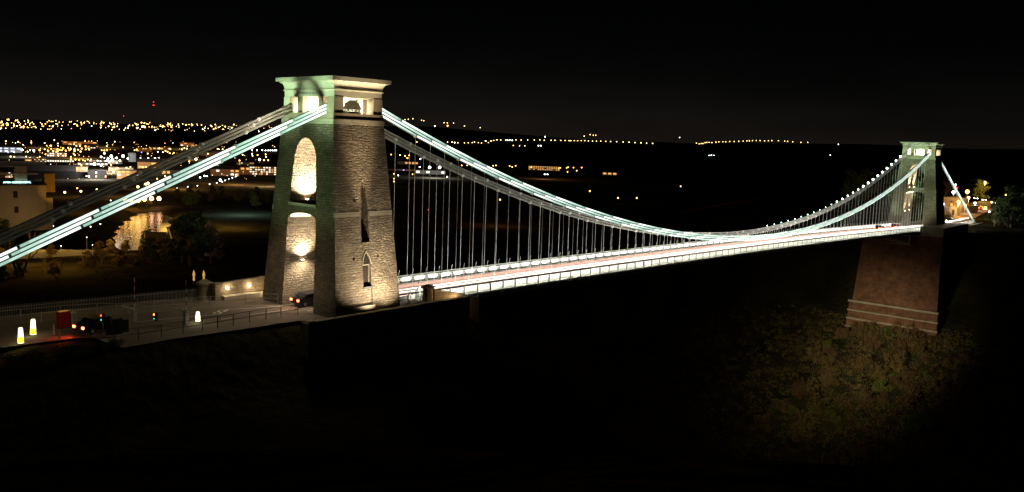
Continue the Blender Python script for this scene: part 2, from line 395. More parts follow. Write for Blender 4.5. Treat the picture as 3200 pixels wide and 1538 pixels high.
for a, b, w in [((-9.74,.6),(-5.32,.33),.12), ((-13.2,.3),(-11.9,.48),.12), ((-13.9,3.0),(-12.2,2.78),.13), ((-13.2,3.2),(-20,4.4),.1),  # first stripe: a white light trail painted on as an edge line
                ((-12.31,3.49),(-11.9,3.75),.3), ((-11.6,3.9),(-11.15,4.24),.3), ((-11.97,3.06),(-11.4,3.4),.3), ((-11.1,3.6),(-10.6,3.95),.3), ((-10.5,4.0),(-10.19,4.3),.25),
                ((-4.2,-1.6),(-.5,-1.6),.14), ((-3.3,-2.1),(-.5,-2.1),.14), ((-11,4.6),(-4.6,2.2),.1)]:
    mk.face(stripe(a, b, w))
o = mk.build('road_marks_and_trail'); tag(o, kind='structure')

# ------------------------------------------------------------------ tower
def arch_poly(hw0, z0, hw1, z1, ztop, n=10, x=-8, pointed=False):
    pts = [(x, -hw0, z0), (x, hw0, z0), (x, hw1, z1)]
    for i in range(1, n):
        a = pi*i/n
        pts.append((x, hw1*cos(a), z1+(ztop-z1)*sin(a)))
    pts.append((x, -hw1, z1)); return pts
def cutmesh(mb):
    o = fixn(mb.build('cutter')); return o
def boolean(o, cutters):
    for c in cutters:
        md = o.modifiers.new('b', 'BOOLEAN'); md.operation = 'DIFFERENCE'; md.object = c; md.solver = 'EXACT'
    dg = bpy.context.evaluated_depsgraph_get()
    me = bpy.data.meshes.new_from_object(o.evaluated_get(dg))
    o.modifiers.clear(); old = o.data; o.data = me; bpy.data.meshes.remove(old)
    for c in cutters:
        m = c.data; bpy.data.objects.remove(c); bpy.data.meshes.remove(m)
BZ0, BX0, BY0 = 0.0, 4.384, 6.998
BZ1, BX1, BY1 = 20.186, 3.373, 4.753
def bhx(z): return BX0+(BX1-BX0)*z/BZ1
def bhy(z): return BY0+(BY1-BY0)*z/BZ1

def lettering(text, size, mat, loc, rot, parent, name, depth=.015):
    cu = bpy.data.curves.new('t', 'FONT'); cu.body = text; cu.size = size; cu.extrude = depth; cu.align_x = 'CENTER'; cu.align_y = 'CENTER'
    t = bpy.data.objects.new('t', cu); COL.objects.link(t)
    dg = bpy.context.evaluated_depsgraph_get(); me = bpy.data.meshes.new_from_object(t.evaluated_get(dg))
    bpy.data.objects.remove(t)
    me.materials.clear(); me.materials.append(mat)
    return link_mesh(name, me, parent, loc, rot)

def tower(X, Z, label, side_details, two_lights):
    T = empty('bridge_tower', (X, 0, Z)); tag(T, label, 'bridge tower', 'stone towers of the suspension bridge')
    zb = -.6
    k = zb/BZ1
    body = MB().mat(RUBBLE).frust(BX0+(BX1-BX0)*k, BY0+(BY1-BY0)*k, zb, BX1, BY1, BZ1).build('shaft')
    lo = cutmesh(MB().mat(RUBBLE).prism(arch_poly(2.98, -1.0, 2.62, 9.85, 10.55), (16,0,0)))
    up = cutmesh(MB().mat(RUBBLE).prism(arch_poly(2.48, 11.55, 2.05, 15.9, 18.64, 14), (16,0,0)))
    cuts = [lo, up]
    if side_details:
        for s in (-1, 1):
            # tall niche with an upright back wall in the leaning face
            pts = [(-.57,7.66),(.57,7.66),(.40,13.5),(.24,14.1),(.03,14.5),(-.18,14.1),(-.30,13.5)]
            m = MB().mat(RUBBLE).prism([(x, s*4.85, z) for x, z in pts], (0, s*4, 0)); cuts.append(cutmesh(m))
            pts = [(-.56,2.95),(.5,2.95),(.52,5.35),(.4,5.95),(.2,6.35),(-.02,6.6),(-.25,6.35),(-.46,5.95),(-.58,5.35)]
            m = MB().mat(RUBBLE).prism([(x, s*6.1, z) for x, z in pts], (0, s*4, 0)); cuts.append(cutmesh(m))
            for hx, hz in ((-1.7,6.05),(1.61,6.09),(-1.2,12.2)):
                cuts.append(cutmesh(MB().mat(RUBBLE).box(hx-.13, hx+.13, s*(bhy(hz)-.35)-.0, s*(bhy(hz)+1), hz-.16, hz+.16) if s > 0 else MB().mat(RUBBLE).box(hx-.13, hx+.13, s*(bhy(hz)+1), s*(bhy(hz)-.35), hz-.16, hz+.16)))
    boolean(body, cuts); body.parent = T
    # string course below the upper arch (a shallow ring of dressed stone)
    def ring(z0, z1, pr, m, name, gap=None):
        mb = MB().mat(m)
        a0, b0, a1, b1 = bhx(z0)+pr, bhy(z0)+pr, bhx(z1)+pr, bhy(z1)+pr
        t = .3
        for s in (-1, 1):
            if gap:
                segs = [(-1, -gap), (gap, 1)]
            else: segs = [(-1, 1)]
            for u0, u1 in segs:
                e0 = a0 if u0 == -1 else -u0; e1 = a0 if u1 == 1 else u1
                x0 = -a0 if u0 == -1 else u0; x1 = a0 if u1 == 1 else u1
                x0t = -a1 if u0 == -1 else u0; x1t = a1 if u1 == 1 else u1
                mb.add([(x0, s*b0, z0), (x1, s*b0, z0), (x1, s*(b0-t), z0), (x0, s*(b0-t), z0), (x0t, s*b1, z1), (x1t, s*b1, z1), (x1t, s*(b1-t), z1), (x0t, s*(b1-t), z1)],
                       [(3,2,1,0),(4,5,6,7),(0,1,5,4),(1,2,6,5),(2,3,7,6),(3,0,4,7)])
        return mb
    mb = ring(10.50, 10.98, .03, ASHLAR, 'x', gap=.58)
    for q in range(0, len(mb.f), 6):
        m1 = MB().mat(ASHLAR); b0_ = q//6*8; m1.add(mb.v[b0_:b0_+8], [tuple(i-b0_ for i in f) for f in mb.f[q:q+6]]); fixn(m1.build('string_course', T))
    # band at the head of the shaft
    mb = MB().mat(ASHLAR).frust(3.42, 4.80, 20.186, 3.40, 4.78, 20.72); o = mb.build('band_course', T)
    mb = MB().mat(BROWNST).frust(3.34, 4.70, 20.72, 3.30, 4.68, 21.36); o = mb.build('sill_course', T)
    if side_details:
        # lancet windows, backed by a panel added to darken the recess
        for s in (-1,):
            y = s*6.18
            m = MB().mat(plain('dark brown grille', (.03,.023,.018), .7, var=.3))
            for i in range(7): m.bar((-.5+i*.155, y, 2.98), (-.5+i*.155, y, 6.2-abs(i-3)*.13), .025, .03)
            f = m.build('window_grille', T)
            MB().mat(plain('dark recess panel', (.022,.017,.013), .9, var=.3, scale=6)).prism([(x_w, -6.13, z_w) for x_w, z_w in ((-.55,2.96),(.49,2.96),(.51,5.35),(.2,6.33),(-.02,6.55),(-.25,6.33),(-.56,5.35))], (0, .03, 0)).build('recess_dark_panel', T)
            m = MB().mat(ASHLAR).box(-.55, .49, y-.06, y+.06, 5.2, 5.28).box(-.55, -.46, y-.06, y+.06, 2.98, 5.2).box(.40, .49, y-.06, y+.06, 2.98, 5.2)
            m.build('window_frame', T)
            m = MB().mat(ASHLAR).bar((-.62, -6.44, 5.3), (-.45, -6.36, 6.05), .05).bar((-.45, -6.36, 6.05), (-.02, -6.27, 6.74), .05).bar((.42, -6.36, 6.05), (-.02, -6.27, 6.74), .05).bar((.58, -6.44, 5.3), (.42, -6.36, 6.05), .05)
            m.build('hood_mould', T)
            MB().mat(STEEL_D).box(-.66, .6, -6.78, -6.3, 2.72, 2.95).build('window_sill', T)
            m = MB().mat(STEEL_D).tube((.48, -6.72, 3.0), (.48, -6.98, .0), .06); m.tube((.3, -6.66, 2.9), (.48, -6.72, 2.6), .05); m.build('drainpipe', T)
        m = MB().mat(LIME).face([(x, -bhy(z)-.02, z) for x, z in ((.40,7.6),(.55,7.6),(.52,6.7),(.44,6.5))]); 
    # sill of the upper arch
    MB().mat(ASHLAR).box(-bhx(11.5)-.12, bhx(11.5)+.12, -2.6, 2.6, 11.25, 11.55).build('arch_sill', T)
    # lining of the carriage arch
    mb = MB().mat(PLASTER); n = 10; P = arch_poly(2.98, 0, 2.60, 9.80, 10.50)[2:]
    for i in range(len(P)-1):
        a, b = P[i], P[i+1]
        mb.face([(-3.7, a[1], a[2]), (3.7, a[1], a[2]), (3.7, b[1], b[2]), (-3.7, b[1], b[2])])
    mb.build('vault_lining', T)
    # saddle chamber: corner piers, recessed columns, white panels
    ch = MB().mat(LIME)
    for sx_ in (-1, 1):
        for sy_ in (-1, 1):
            ch.box(*sorted((sx_*3.22, sx_*2.0)), *sorted((sy_*4.60, sy_*3.46)), 21.36, 23.06)
    ch.build('corner_pier', T) if False else None
    for sx_ in (-1, 1):
        for sy_ in (-1, 1):
            m = MB().mat(LIME if sx_ == -1 and sy_ == 1 else BROWNST)
            m.box(*sorted((sx_*3.22, sx_*2.0)), *sorted((sy_*4.60, sy_*3.46)), 21.36, 23.06).build('corner_pier', T)
        for sy_ in (-1, 1):
            MB().mat(BROWNST).box(*sorted((sx_*2.95, sx_*2.3)), *sorted((sy_*1.4, sy_*2.35)), 21.36, 23.06).build('column', T)
    m = MB().mat(PLASTER).box(-2.2, 2.2, -3.3, 3.3, 21.30, 21.40).box(1.9, 2.05, -1.4, 1.4, 21.36, 23.06).box(-2.0, 1.9, 3.3, 3.46, 21.36, 23.06); m.build('chamber_panel', T)
    for sy_ in (-1, 1):
        sd = MB().mat(STEEL_P).box(-1.2, 1.2, sy_*3.2-.35, sy_*3.2+.35, 21.40, 21.62)
        for i in range(5): sd.tube((-1.0+i*.5, sy_*3.2-.33, 21.74), (-1.0+i*.5, sy_*3.2+.33, 21.74), .11)
        sd.prism([(-1.3, sy_*3.2-.3, 21.86), (1.3, sy_*3.2-.3, 21.86), (.9, sy_*3.2-.3, 22.55), (.3, sy_*3.2-.3, 22.85), (-.3, sy_*3.2-.3, 22.85), (-.9, sy_*3.2-.3, 22.55)], (0, .6, 0))
        sd.build('saddle', T)
    # entablature
    def slab(hx, hy, z0, z1, m, name, hx1=None, hy1=None):
        return MB().mat(m).frust(hx, hy, z0, hx1 or hx, hy1 or hy, z1).build(name, T)
    slab(3.16, 4.57, 23.06, 23.72, BROWNST if False else LIME, 'frieze')
    mb = MB().mat(LIME).frust(3.26, 4.67, 23.72, 3.30, 4.71, 23.84).frust(3.18, 4.59, 23.84, 3.18, 4.59, 24.0)
    prof = [(3.2, 24.0)]
    cor = MB().mat(LIME); pr = []
    for i in range(9):
        t = i/8*pi/2; pr.append((.02+.58*(1-cos(t)), 24.0+.72*sin(t)))
    mb.build('bed_mould', T)
    n4 = ((-1,-1),(1,-1),(1,1),(-1,1)); vs = []; fs = []
    for d, z in pr: vs += [(a*(3.18+d), b*(4.59+d), z) for a, b in n4]
    for k_ in range(len(pr)-1):
        for i in range(4): fs.append((k_*4+i, k_*4+(i+1) % 4, (k_+1)*4+(i+1) % 4, (k_+1)*4+i))
    fs += [(3,2,1,0)]
    cor.add(vs, fs); cor.frust(3.88, 5.27, 24.72, 3.88, 5.27, 25.14).frust(3.7, 5.1, 25.14, 1.0, 1.2, 25.3); c = cor.build('cornice', T)
    lettering('SUSPENSA VIX VIA FIT', .34, STEEL_D, (-3.165, 0, 23.42), (pi/2, 0, -pi/2), T, 'letters')
    # up-lights inside the openings
    spots = [(-2.0, 2.56, 4.9)] if not two_lights else [(-3.2, 2.58, 4.5), (1.0, 2.58, 4.6)]
    spots2 = [(-1.7, 2.2, 11.75)] if not two_lights else [(-2.0, 2.15, 11.6), (2.2, 2.15, 11.6)]
    for i, (x, y, z) in enumerate(spots+spots2):
        if z < 8 and not two_lights: spot((X+x, y-1.1, Z+z+.2), (X+x, y+.1, Z+1.2), 2000, WARM2, 140, .9, .1)
        m = MB().mat(STEEL_D).box(x-.16, x+.16, y-.14, y+.1, z-.16, z); m.mat(WARM).box(x-.12, x+.12, y-.11, y+.07, z, z+.03); m.build('wall_uplight', T)
        P_ = 5000 if z < 8 else 16000
        if two_lights: spot((X+x, y-.32, Z+z+.1), (X+x, y+.1, Z+z+6), P_*.9, WARM2, 70, .9, .08)
        else: spot((X+x, y-(.6 if z < 8 else 1.0), Z+z+.1), (X+x, y+.1, Z+z+6), P_, WARM2, 130, .9, .08)
    if two_lights:
        pass
    # glow of the saddle chamber
    area((X-.3, -1.2, Z+22.98), (X-.3, -1.2, Z+21), 2600, (1,.93,.72), 2.5, 3.2)
    area((X-1.0, 2.0, Z+22.9), (X+.2, 2.6, Z+21.5), 1500, (1,.93,.72), 1.5, 1.2)
    return T
TN = tower(0, 0, 'large near stone bridge tower with green lit face, bench at its foot', True, False)
TF = tower(FX, FZ, 'small distant stone bridge tower standing on the red pier', False, True)

# floods on the near tower: warm on the side face, green on the road face
for x_ in (-2.0, 1.0, 2.6):
    spot((x_, -9.55, .95), (x_*.7, -6.0, 10.0), 2300 if x_ > 0 else 1700, WARM2, 42, 1.0, .2)
for x_ in (-.6, 2.2): spot((x_, -9.5, .95), (x_, -6.4, 4.4), 4200, WARM2, 122, 1.0, .2)
spot((-.5, -9.5, 1.0), (0, -4.9, 24.6), 60000, (1,.74,.46), 20, 1.0, .2)
for s in (-1, 1):
    spot((-27, s*6.3, 7.5), (-3.3, s*3.2, 22.6), 70000, GREENC, 17, 1.0, 1.3)
    spot((-25, s*6.5, 5.5), (-3.6, s*3.0, 14), 6000, (.58,1,.50), 34, 1.0, .3)
spot((-4.6, .6, 10.7), (-13, 1.5, 0), 1900, (1,.80,.56), 135, .8, .2)
spot((-20, -4.0, 5), (-4, -1.0, 5), 1400, (1,.84,.6), 60, 1.0, .5)
spot((-3.6, 1.2, 23.0), (-14, 3.2, 17.2), 1500, (1,.88,.68), 60, 1.0, .3)
spot((3.6, 1.0, 23.0), (20, 3.2, 15), 600, (1,.93,.80), 60, 1.0, .3)
# far tower
for s in (-1, 1):
    spot((FX-24, s*5.2, FZ+3.5), (FX-3.4, s*3.4, FZ+21.5), 32000, (.60,1,.60), 30, 1.0, .3)
    spot((FX-16, s*5.2, FZ+1.5), (FX-3.6, s*4.4, FZ+9), 5000, (.68,1,.60), 60, 1.0, .3)
spot((FX+.2, -11, FZ+1), (FX, -4.8, FZ+24.5), 16000, (1,.78,.5), 26, 1.0, .2)

# ------------------------------------------------------------------ chains
BARH, LVL = .235, .375
def chain_z(x, k): return zlow(x)+LVL*k+BARH/2
JM = {}
def joint_mesh(r, w, mt):
    key = (r, w, mt.name)
    if key not in JM:
        mb = MB().mat(mt).tube((0,-w,0),(0,w,0), r, n=14); mb.tube((0,-w-.05,0),(0,w+.05,0), r*.45, n=10)
        JM[key] = mb.mesh('joint')
    return JM[key]
def make_chain(pts, y, lit, label, group, strips):
    """one chain of eyebar links through joint points [(x, z)]"""
    c = empty('suspension_chain', (pts[0][0], y, pts[0][1])); tag(c, label, 'chain', group)
    o0 = Vector((pts[0][0], y, pts[0][1]))
    for i in range(len(pts)-1):
        a = Vector((pts[i][0], 0, pts[i][1])); b = Vector((pts[i+1][0], 0, pts[i+1][1]))
        a0 = a-Vector((o0.x, 0, o0.z)); b0 = b-Vector((o0.x, 0, o0.z))
        d = (b0-a0).normalized()
        mb = MB().mat(CHAIN_M)
        for q in (-.15, -.05, .05, .15): mb.bar(a0+Vector((0,q,0)), b0+Vector((0,q,0)), .032, BARH/2)
        L = mb.build('link', c)
        if strips:
            s = -1 if y < 0 else 1
            up = a0.z > b0.z
            t0, t1 = (a0, b0) if up else (b0, a0)     # from the high joint down
            ln = (t1-t0).length; dd = (t1-t0)/ln
            e = Vector((0, s*.20, 0))
            ms = MB(); n_ = 9; ph = (i*37+int(y)) % 3
            for q in range(n_):
                fa, fb = .13+(ln-.26)*q/n_, .13+(ln-.26)*(q+1)/n_
                lv = (0,0,0,1,1,2,3,3,4)[q]
                ms.mat(LEDS[lv]).bar(t0+dd*fa+e, t0+dd*fb+e, .012, BARH*.47)
            ei = Vector((0, -s*.20, 0)); ms.mat(CHAINFILL if 0 < a.x+o0.x*0 < 212 else CHAINFILL2).bar(t0+dd*.5+ei, t1-dd*.5+ei, .01, BARH*.3)
            ms.build('light_strip', L)
    for p in pts:
        link_mesh('joint', joint_mesh(.215, .19, STEEL_W), c, (p[0]-o0.x, 0, p[1]-o0.z))
    return c
NAMES = {0: 'lowest', 1: 'middle', 2: 'topmost'}
PITCH = 2.376
for y, side in ((-3.2, 'brightly lit near'), (3.2, 'dim unlit far')):
    for k in (2, 1, 0):
        xs = [3.4]
        x = 9.42+PITCH*((k*1) % 3)-PITCH*3
        while x < 209.8:
            if x > 5.0: xs.append(x)
            x += PITCH*3
        xs.append(210.7)
        make_chain([(x, chain_z(x, k)) for x in xs], y, y < 0, '%s iron chain of the %s set between the towers' % (NAMES[k], side), 'chains of the main span', y < 0)
        # land-side chains at the near tower
        zt = 21.35+LVL*k+BARH/2; sl_ = .436
        xs = [-3.2]; x0 = (-15.2, -14.33, -13.7)[k]+6.4
        x = x0
        while x > -52: xs.append(x); x -= 6.4
        xs.append(-53.5)
        make_chain([(x, zt+(x+3.2)*sl_) for x in xs], y, y < 0, '%s iron chain of the %s set left of the large tower' % (NAMES[k], side), 'chains on the town side', y < 0)
        zt = 18.35+LVL*k*.8+BARH/2
        xs = [217.3]; x = 220.0-k*.8
        while x < 262: xs.append(x); x += 6.4
        xs.append(268.0)
        make_chain([(x, zt-(x-217.3)*.452) for x in xs], y, y < 0, '%s iron chain of the %s set right of the distant tower' % (NAMES[k], side), 'chains behind the distant tower', y < 0)
# bulbs on top of the far chains near the distant tower
x = 205.0; i = 0
while x > 118:
    r = .24 if x > 176 else .17 if x > 155 else .08
    z = zlow(x)+LVL*2+BARH+.28
    mb = MB().mat(STEEL_D).tube((0,0,-.3),(0,0,-r*.5), .03, n=6); mb.mat(BULB).ball((0,0,0), r)
    o = mb.build('chain_bulb', smooth=True, loc=(x, 3.3, z)); tag(o, 'small round mint bulb standing on the far chain below the distant tower', 'bulb', 'bulbs on the far chain')
    x -= 3.6

# hanger rods
HX = [9.42+PITCH*i for i in range(84)]
for y in (-3.2, 3.2):
    for i, x in enumerate(HX):
        zt = zlow(x)+.1; zb_ = dz(x)+.15
        if zt-zb_ < .5: continue
        m = MB().mat(STEEL_P).tube((0,0,0),(0,0,zt-zb_), .025, n=6); m.tube((0,0,0),(0,0,.55), .075, n=6); m.box(-.07,.07,-.06,.06, zt-zb_-.22, zt-zb_+.1)
        o = m.build('hanger_rod', loc=(x, y, zb_))
        tag(o, 'thin steel hanger rod of the %s row between chain and deck' % ('near, bright' if y < 0 else 'far'), 'hanger rod', 'hanger rods of the %s chains' % ('near' if y < 0 else 'far'))

# ------------------------------------------------------------------ deck
D = empty('bridge_deck', (0, 0, 0)); tag(D, 'long slim suspension bridge deck crossing the gorge between the towers', 'bridge deck')
XS = [4.6+i*2.376 for i in range(87)]+[211.0]
def strip_mesh(y0, y1, z0, z1, m, name, xs=XS, parent=D):
    mb = MB().mat(m); vs = []; fs = []
    for x in xs:
        d = dz(x); vs += [(x, y0, d+z0), (x, y1, d+z0), (x, y1, d+z1), (x, y0, d+z1)]
    for i in range(len(xs)-1):
        b = i*4
        for a, c in ((0,1),(1,2),(2,3),(3,0)): fs.append((b+a, b+c, b+4+c, b+4+a))
    fs += [(0,1,2,3), ((len(xs)-1)*4+3, (len(xs)-1)*4+2, (len(xs)-1)*4+1, (len(xs)-1)*4)]
    mb.add(vs, fs); return fixn(mb.build(name, parent))
strip_mesh(-3.05, 3.05, -.35, -.05, GLOWPINK, 'carriageway')
for s in (-1, 1):
    a, b = sorted((s*3.36, s*4.78)); strip_mesh(a, b, -.42, -.2, PAVEL, 'footway')
    a, b = sorted((s*3.06, s*3.30)); strip_mesh(a, b, -.85, .42, STEEL_W, 'girder')
    a, b = sorted((s*3.12, s*3.26))
    gm = TRAILGLOW if s < 0 else STEEL_W  # rails are added; the near pair glows in place of headlight trails
    strip_mesh(a, b, .80, .92, gm, 'added_rail'); strip_mesh(a, b, 1.12, 1.24, gm, 'added_rail')
    if s < 0: strip_mesh(b+.004, b+.03, 1.15, 1.21, ROADFILL, 'road_fill_strip')  # inward strip added to throw light on the road
    strip_mesh(*sorted((s*2.86, s*3.05)), -.05, .40, GLOWPINK, 'pink_glow_plate')  # road side of the girder coloured with the tail light pink
cg = MB().mat(STEEL_G).box(-.08,.08,-4.6,4.6,-.75,-.36).mesh('cross_girder')
for x in HX: link_mesh('cross_girder', cg, D, (x, 0, dz(x)))

# lattice panel shared by all bays
def lattice(m, zz):
    mb = MB().mat(m); w = PITCH-.16; h0, h1 = zz
    n = 12; st = w/n; run = .42*(h1-h0)/.94
    for i in range(-4, n+1):
        for s in (0, 1):
            x0 = i*st; x1 = x0+run; z0, z1 = (h0, h1) if s == 0 else (h1, h0)
            # clip to the bay
            pa, pb = (x0, z0), (x1, z1)
            if x1 <= 0 or x0 >= w: continue
            if x0 < 0: t = (0-x0)/run; pa = (0, z0+(z1-z0)*t)
            if x1 > w: t = (w-x0)/run; pb = (w, z0+(z1-z0)*t)
            mb.bar((pa[0]+.08, .01*s, pa[1]), (pb[0]+.08, .01*s, pb[1]), .006, .009)
    mb.box(.04, PITCH-.04, -.02, .03, h0-.04, h0+.04)
    return mb.mesh('lattice_panel')
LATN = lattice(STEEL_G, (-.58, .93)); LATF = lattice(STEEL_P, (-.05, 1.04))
for s in (-1, 1):
    y = s*4.82
    P_ = empty('lattice_parapet', (0, y, 0)); tag(P_, 'dark handrailed lattice parapet along the near edge of the deck' if s < 0 else 'pale lattice parapet along the far edge of the deck', 'parapet', 'deck parapets')
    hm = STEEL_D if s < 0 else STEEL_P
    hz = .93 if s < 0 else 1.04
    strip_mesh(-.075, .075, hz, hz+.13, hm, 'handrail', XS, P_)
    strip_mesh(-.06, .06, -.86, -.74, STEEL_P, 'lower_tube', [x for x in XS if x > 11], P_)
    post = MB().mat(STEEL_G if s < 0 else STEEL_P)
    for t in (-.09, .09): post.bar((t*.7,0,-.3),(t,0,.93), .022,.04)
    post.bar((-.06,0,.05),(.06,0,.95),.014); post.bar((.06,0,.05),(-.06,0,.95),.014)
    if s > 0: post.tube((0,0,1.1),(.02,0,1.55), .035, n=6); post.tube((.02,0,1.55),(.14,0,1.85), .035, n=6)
    pm = post.mesh('post')
    br_ = MB().mat(STEEL_P).bar((0,0,-.12),(0,-s*.15,-.8), .05,.05); br_.bar((0,0,-.8),(0,-s*1.5,-.75), .04,.05); br_.bar((0,-s*.1,-.75),(0,-s*1.3,-.1), .04,.04)
    br_.bar((0,0,-.12),(.35,0,-.8), .025,.025).bar((0,0,-.12),(-.35,0,-.8), .025,.025)
    bm_ = br_.mesh('bracket')
    if s < 0:
        lm = MB().mat(STEEL_D).box(.25, PITCH-.25, .02, .12, .86, .93); lm.mat(FOOTN).face([(.3,.125,.865),(PITCH-.3,.125,.865),(PITCH-.3,.125,.915),(.3,.125,.915)]);
    else:
        lm = MB().mat(FOOTF)
        for kk in range(1): 
            pts = []
            for i in range(8):
                a = pi/2*i/7
                pts.append((PITCH-.50+.13*sin(a), .74+.13*cos(a)))
            w_ = [(.50-.13, .60)]
            pl = [(.5,.92),(PITCH-.5,.92),(PITCH-.38,.86),(PITCH-.33,.68),(PITCH-.38,.46),(PITCH-.5,.40),(.5,.40),(.38,.46),(.33,.68),(.38,.86)]
            lm.prism([(a, -.10, b) for a, b in pl], (0, .05, 0))
    lmm = lm.mesh('footway_lamp')
    for i, x in enumerate(HX):
        sl2 = dz(x+1.2)-dz(x-1.2); ry = -atan2(sl2, 2.4)
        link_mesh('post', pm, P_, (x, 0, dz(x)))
        link_mesh('bracket', bm_, P_, (x, 0, dz(x)))
        ry = -atan2(dz(x+PITCH)-dz(x), PITCH)
        if i < len(HX)-1:
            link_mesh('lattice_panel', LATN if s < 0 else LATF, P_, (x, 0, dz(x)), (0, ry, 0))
            link_mesh('footway_lamp', lmm, P_, (x, 0, dz(x)), (0, ry, 0))

# ------------------------------------------------------------------ near abutment: walls, piers, lamps
A = empty('retaining_wall', (0, -9.5, 0)); tag(A, 'long dark retaining wall below the terrace of the large tower', 'wall')
MB().mat(WALLST).box(-8.6, 12.6, -.25, .35, -14, .72).build('wall_face', A)
MB().mat(ASHLAR).box(-8.7, 12.7, -.33, .42, .72, .86).build('coping', A)
B_ = empty('stone_post', (-8.9, -8.9, 0)); tag(B_, 'squat square stone post left of the large tower at the end of the dark wall', 'stone post')
MB().mat(WALLST).box(-.5, .5, -.5, .5, -3, .62).build('shaft', B_); MB().mat(ASHLAR).frust(.62,.62,.62,.4,.4,.84).build('cap', B_)
# right-hand wing wall with cap pier and sloping coping
Wg = empty('wing_wall', (9.5, -6.9, 0)); tag(Wg, 'orange lit wing wall with sloping coping right of the large tower', 'wall')
mb = MB().mat(WALLST).prism([(0,-.1,-6),(6.2,-1.4,-6),(6.2,-1.4,.0),(0,-.1,1.5)], (.15,.5,0)); fixn(mb.build('wall_face', Wg))
mb = MB().mat(ASHLAR).prism([(-.1,-.2,1.5),(6.3,-1.55,.0),(6.3,-1.55,.14),(-.1,-.2,1.64)], (.2,.75,0)); fixn(mb.build('coping', Wg))
m = MB().mat(WARM).ball((2.6,-1.05,.35), .13); m.mat(STEEL_D).box(2.5,2.7,-1.0,-.6,.2,.3); m.build('wall_lamp', Wg)
Cp = empty('cap_pier', (8.9, -6.5, 0)); tag(Cp, 'brown octagonal stone pier with domed cap right of the large tower', 'stone pier')
MB().mat(WALLST).lathe((0,0,0), [(.75,-.1),(.72,.3),(.62,.35),(.60,1.7)], 8).build('shaft', Cp)
MB().mat(ASHLAR).lathe((0,0,0), [(.62,1.7),(.82,1.78),(.82,1.92),(.6,2.08),(.2,2.2)], 8).build('cap', Cp)
MB().mat(STEEL_D).tube((0,.0,2.15),(-.05,0,2.75), .03).build('spike', Cp)
spot((11.9, -9.0, .25), (11.2, -7.6, 1.1), 140, (1,.6,.26), 140, .8, .1)
point((10.0, -8.6, 1.8), 25, (1,.68,.36), .15)
# low parapet beside the roadway right of the tower, and a signal board
Lw = empty('sign_board', (9.2, -4.4, 0)); tag(Lw, 'white pointed board behind the domed pier at the bridge end', 'sign')
fixn(MB().mat(STEEL_W).prism([(-.35,0,.2),(.55,0,.2),(.55,0,1.2),(.1,0,1.6),(-.35,0,1.2)], (0,.06,0)).build('board', Lw)); MB().mat(STEEL_P).tube((.1,.03,0),(.1,.03,2.4), .04).build('pole', Lw)
Pb = empty('litter_post', (7.3, -4.9, 0)); tag(Pb, 'short white post with hooped handle beside the large tower', 'post')
MB().mat(STEEL_W).lathe((0,0,0), [(.16,0),(.14,.2),(.09,.3),(.08,1.2)], 8).build('shaft', Pb)
hp = MB().mat(STEEL_W)
for i in range(8):
    a, b = pi*i/8, pi*(i+1)/8
    hp.tube((.22-.22*cos(a)*1, 0, 1.0+.4*sin(a)), (.22-.22*cos(b), 0, 1.0+.4*sin(b)), .035, n=6)
hp.tube((.44,0,1.0),(.44,0,.1), .035, n=6); hp.build('hoop', Pb)

# curved wall and drum at the left
Cw = empty('curved_wall', (-8.0, 9.6, 0)); tag(Cw, 'lamp lit low stone wall with white ledge left of the large tower', 'wall')
p0, p1 = Vector((0,0,0)), Vector((5.6,-.55,0)); d = (p1-p0).normalized(); n = Vector((d.y,-d.x,0))
fixn(MB().mat(WALLST).prism([p0+Vector((0,0,-.3)), p1+Vector((0,0,-.3)), p1+Vector((0,0,2.15)), p0+Vector((0,0,1.72))], -n*.5).build('wall_face', Cw))
fixn(MB().mat(ASHLAR).prism([p0-d*.1+n*.08+Vector((0,0,1.72)), p1+n*.08+Vector((0,0,2.15)), p1+n*.08+Vector((0,0,2.28)), p0-d*.1+n*.08+Vector((0,0,1.85))], -n*.66).build('coping', Cw))
fixn(MB().mat(CONC).prism([p0+n*.9+Vector((0,0,-.1)), p1+n*.9+Vector((0,0,-.1)), p1+n*.9+Vector((0,0,.5)), p0+n*.9+Vector((0,0,.45))], -n*.9).build('ledge', Cw))
for t, h, e in ((.7, 1.25, .12), (3.3, 1.28, .12), (4.8, .72, 1.0)):
    p = p0+d*t+n*e; m = MB().mat(WARM).ball((p.x, p.y, h), .10); m.mat(STEEL_D).bar((p.x,p.y,h), (p.x-n.x*.1, p.y-n.y*.1, h-.1), .05); m.build('wall_lamp', Cw)
    point((Cw.location.x+p.x+n.x*.28, Cw.location.y+p.y+n.y*.28, h+.05), 34, (1,.72,.40), .08)
Dr = empty('drum_pier', (-9.2, 11.2, 0)); tag(Dr, 'squat round stone pier with conical cap at the end of the lamp lit wall', 'stone pier')
MB().mat(WALLST).lathe((0,0,0), [(.80,-.3),(.78,.3),(.68,.35),(.68,1.6)], 14).build('shaft', Dr)
MB().mat(ASHLAR).lathe((0,0,0), [(.7,1.6),(.88,1.66),(.88,1.86),(.4,2.15),(.05,2.25)], 14).build('cap', Dr)
Bp = empty('square_pier', (-8.35, 9.95, 0)); tag(Bp, 'square stone pier between the round pier and the lamp lit wall', 'stone pier')
MB().mat(WALLST).box(-.42,.42,-.42,.42,-.2,1.75).build('shaft', Bp); MB().mat(ASHLAR).frust(.5,.5,1.75,.46,.46,1.9).build('cap', Bp)
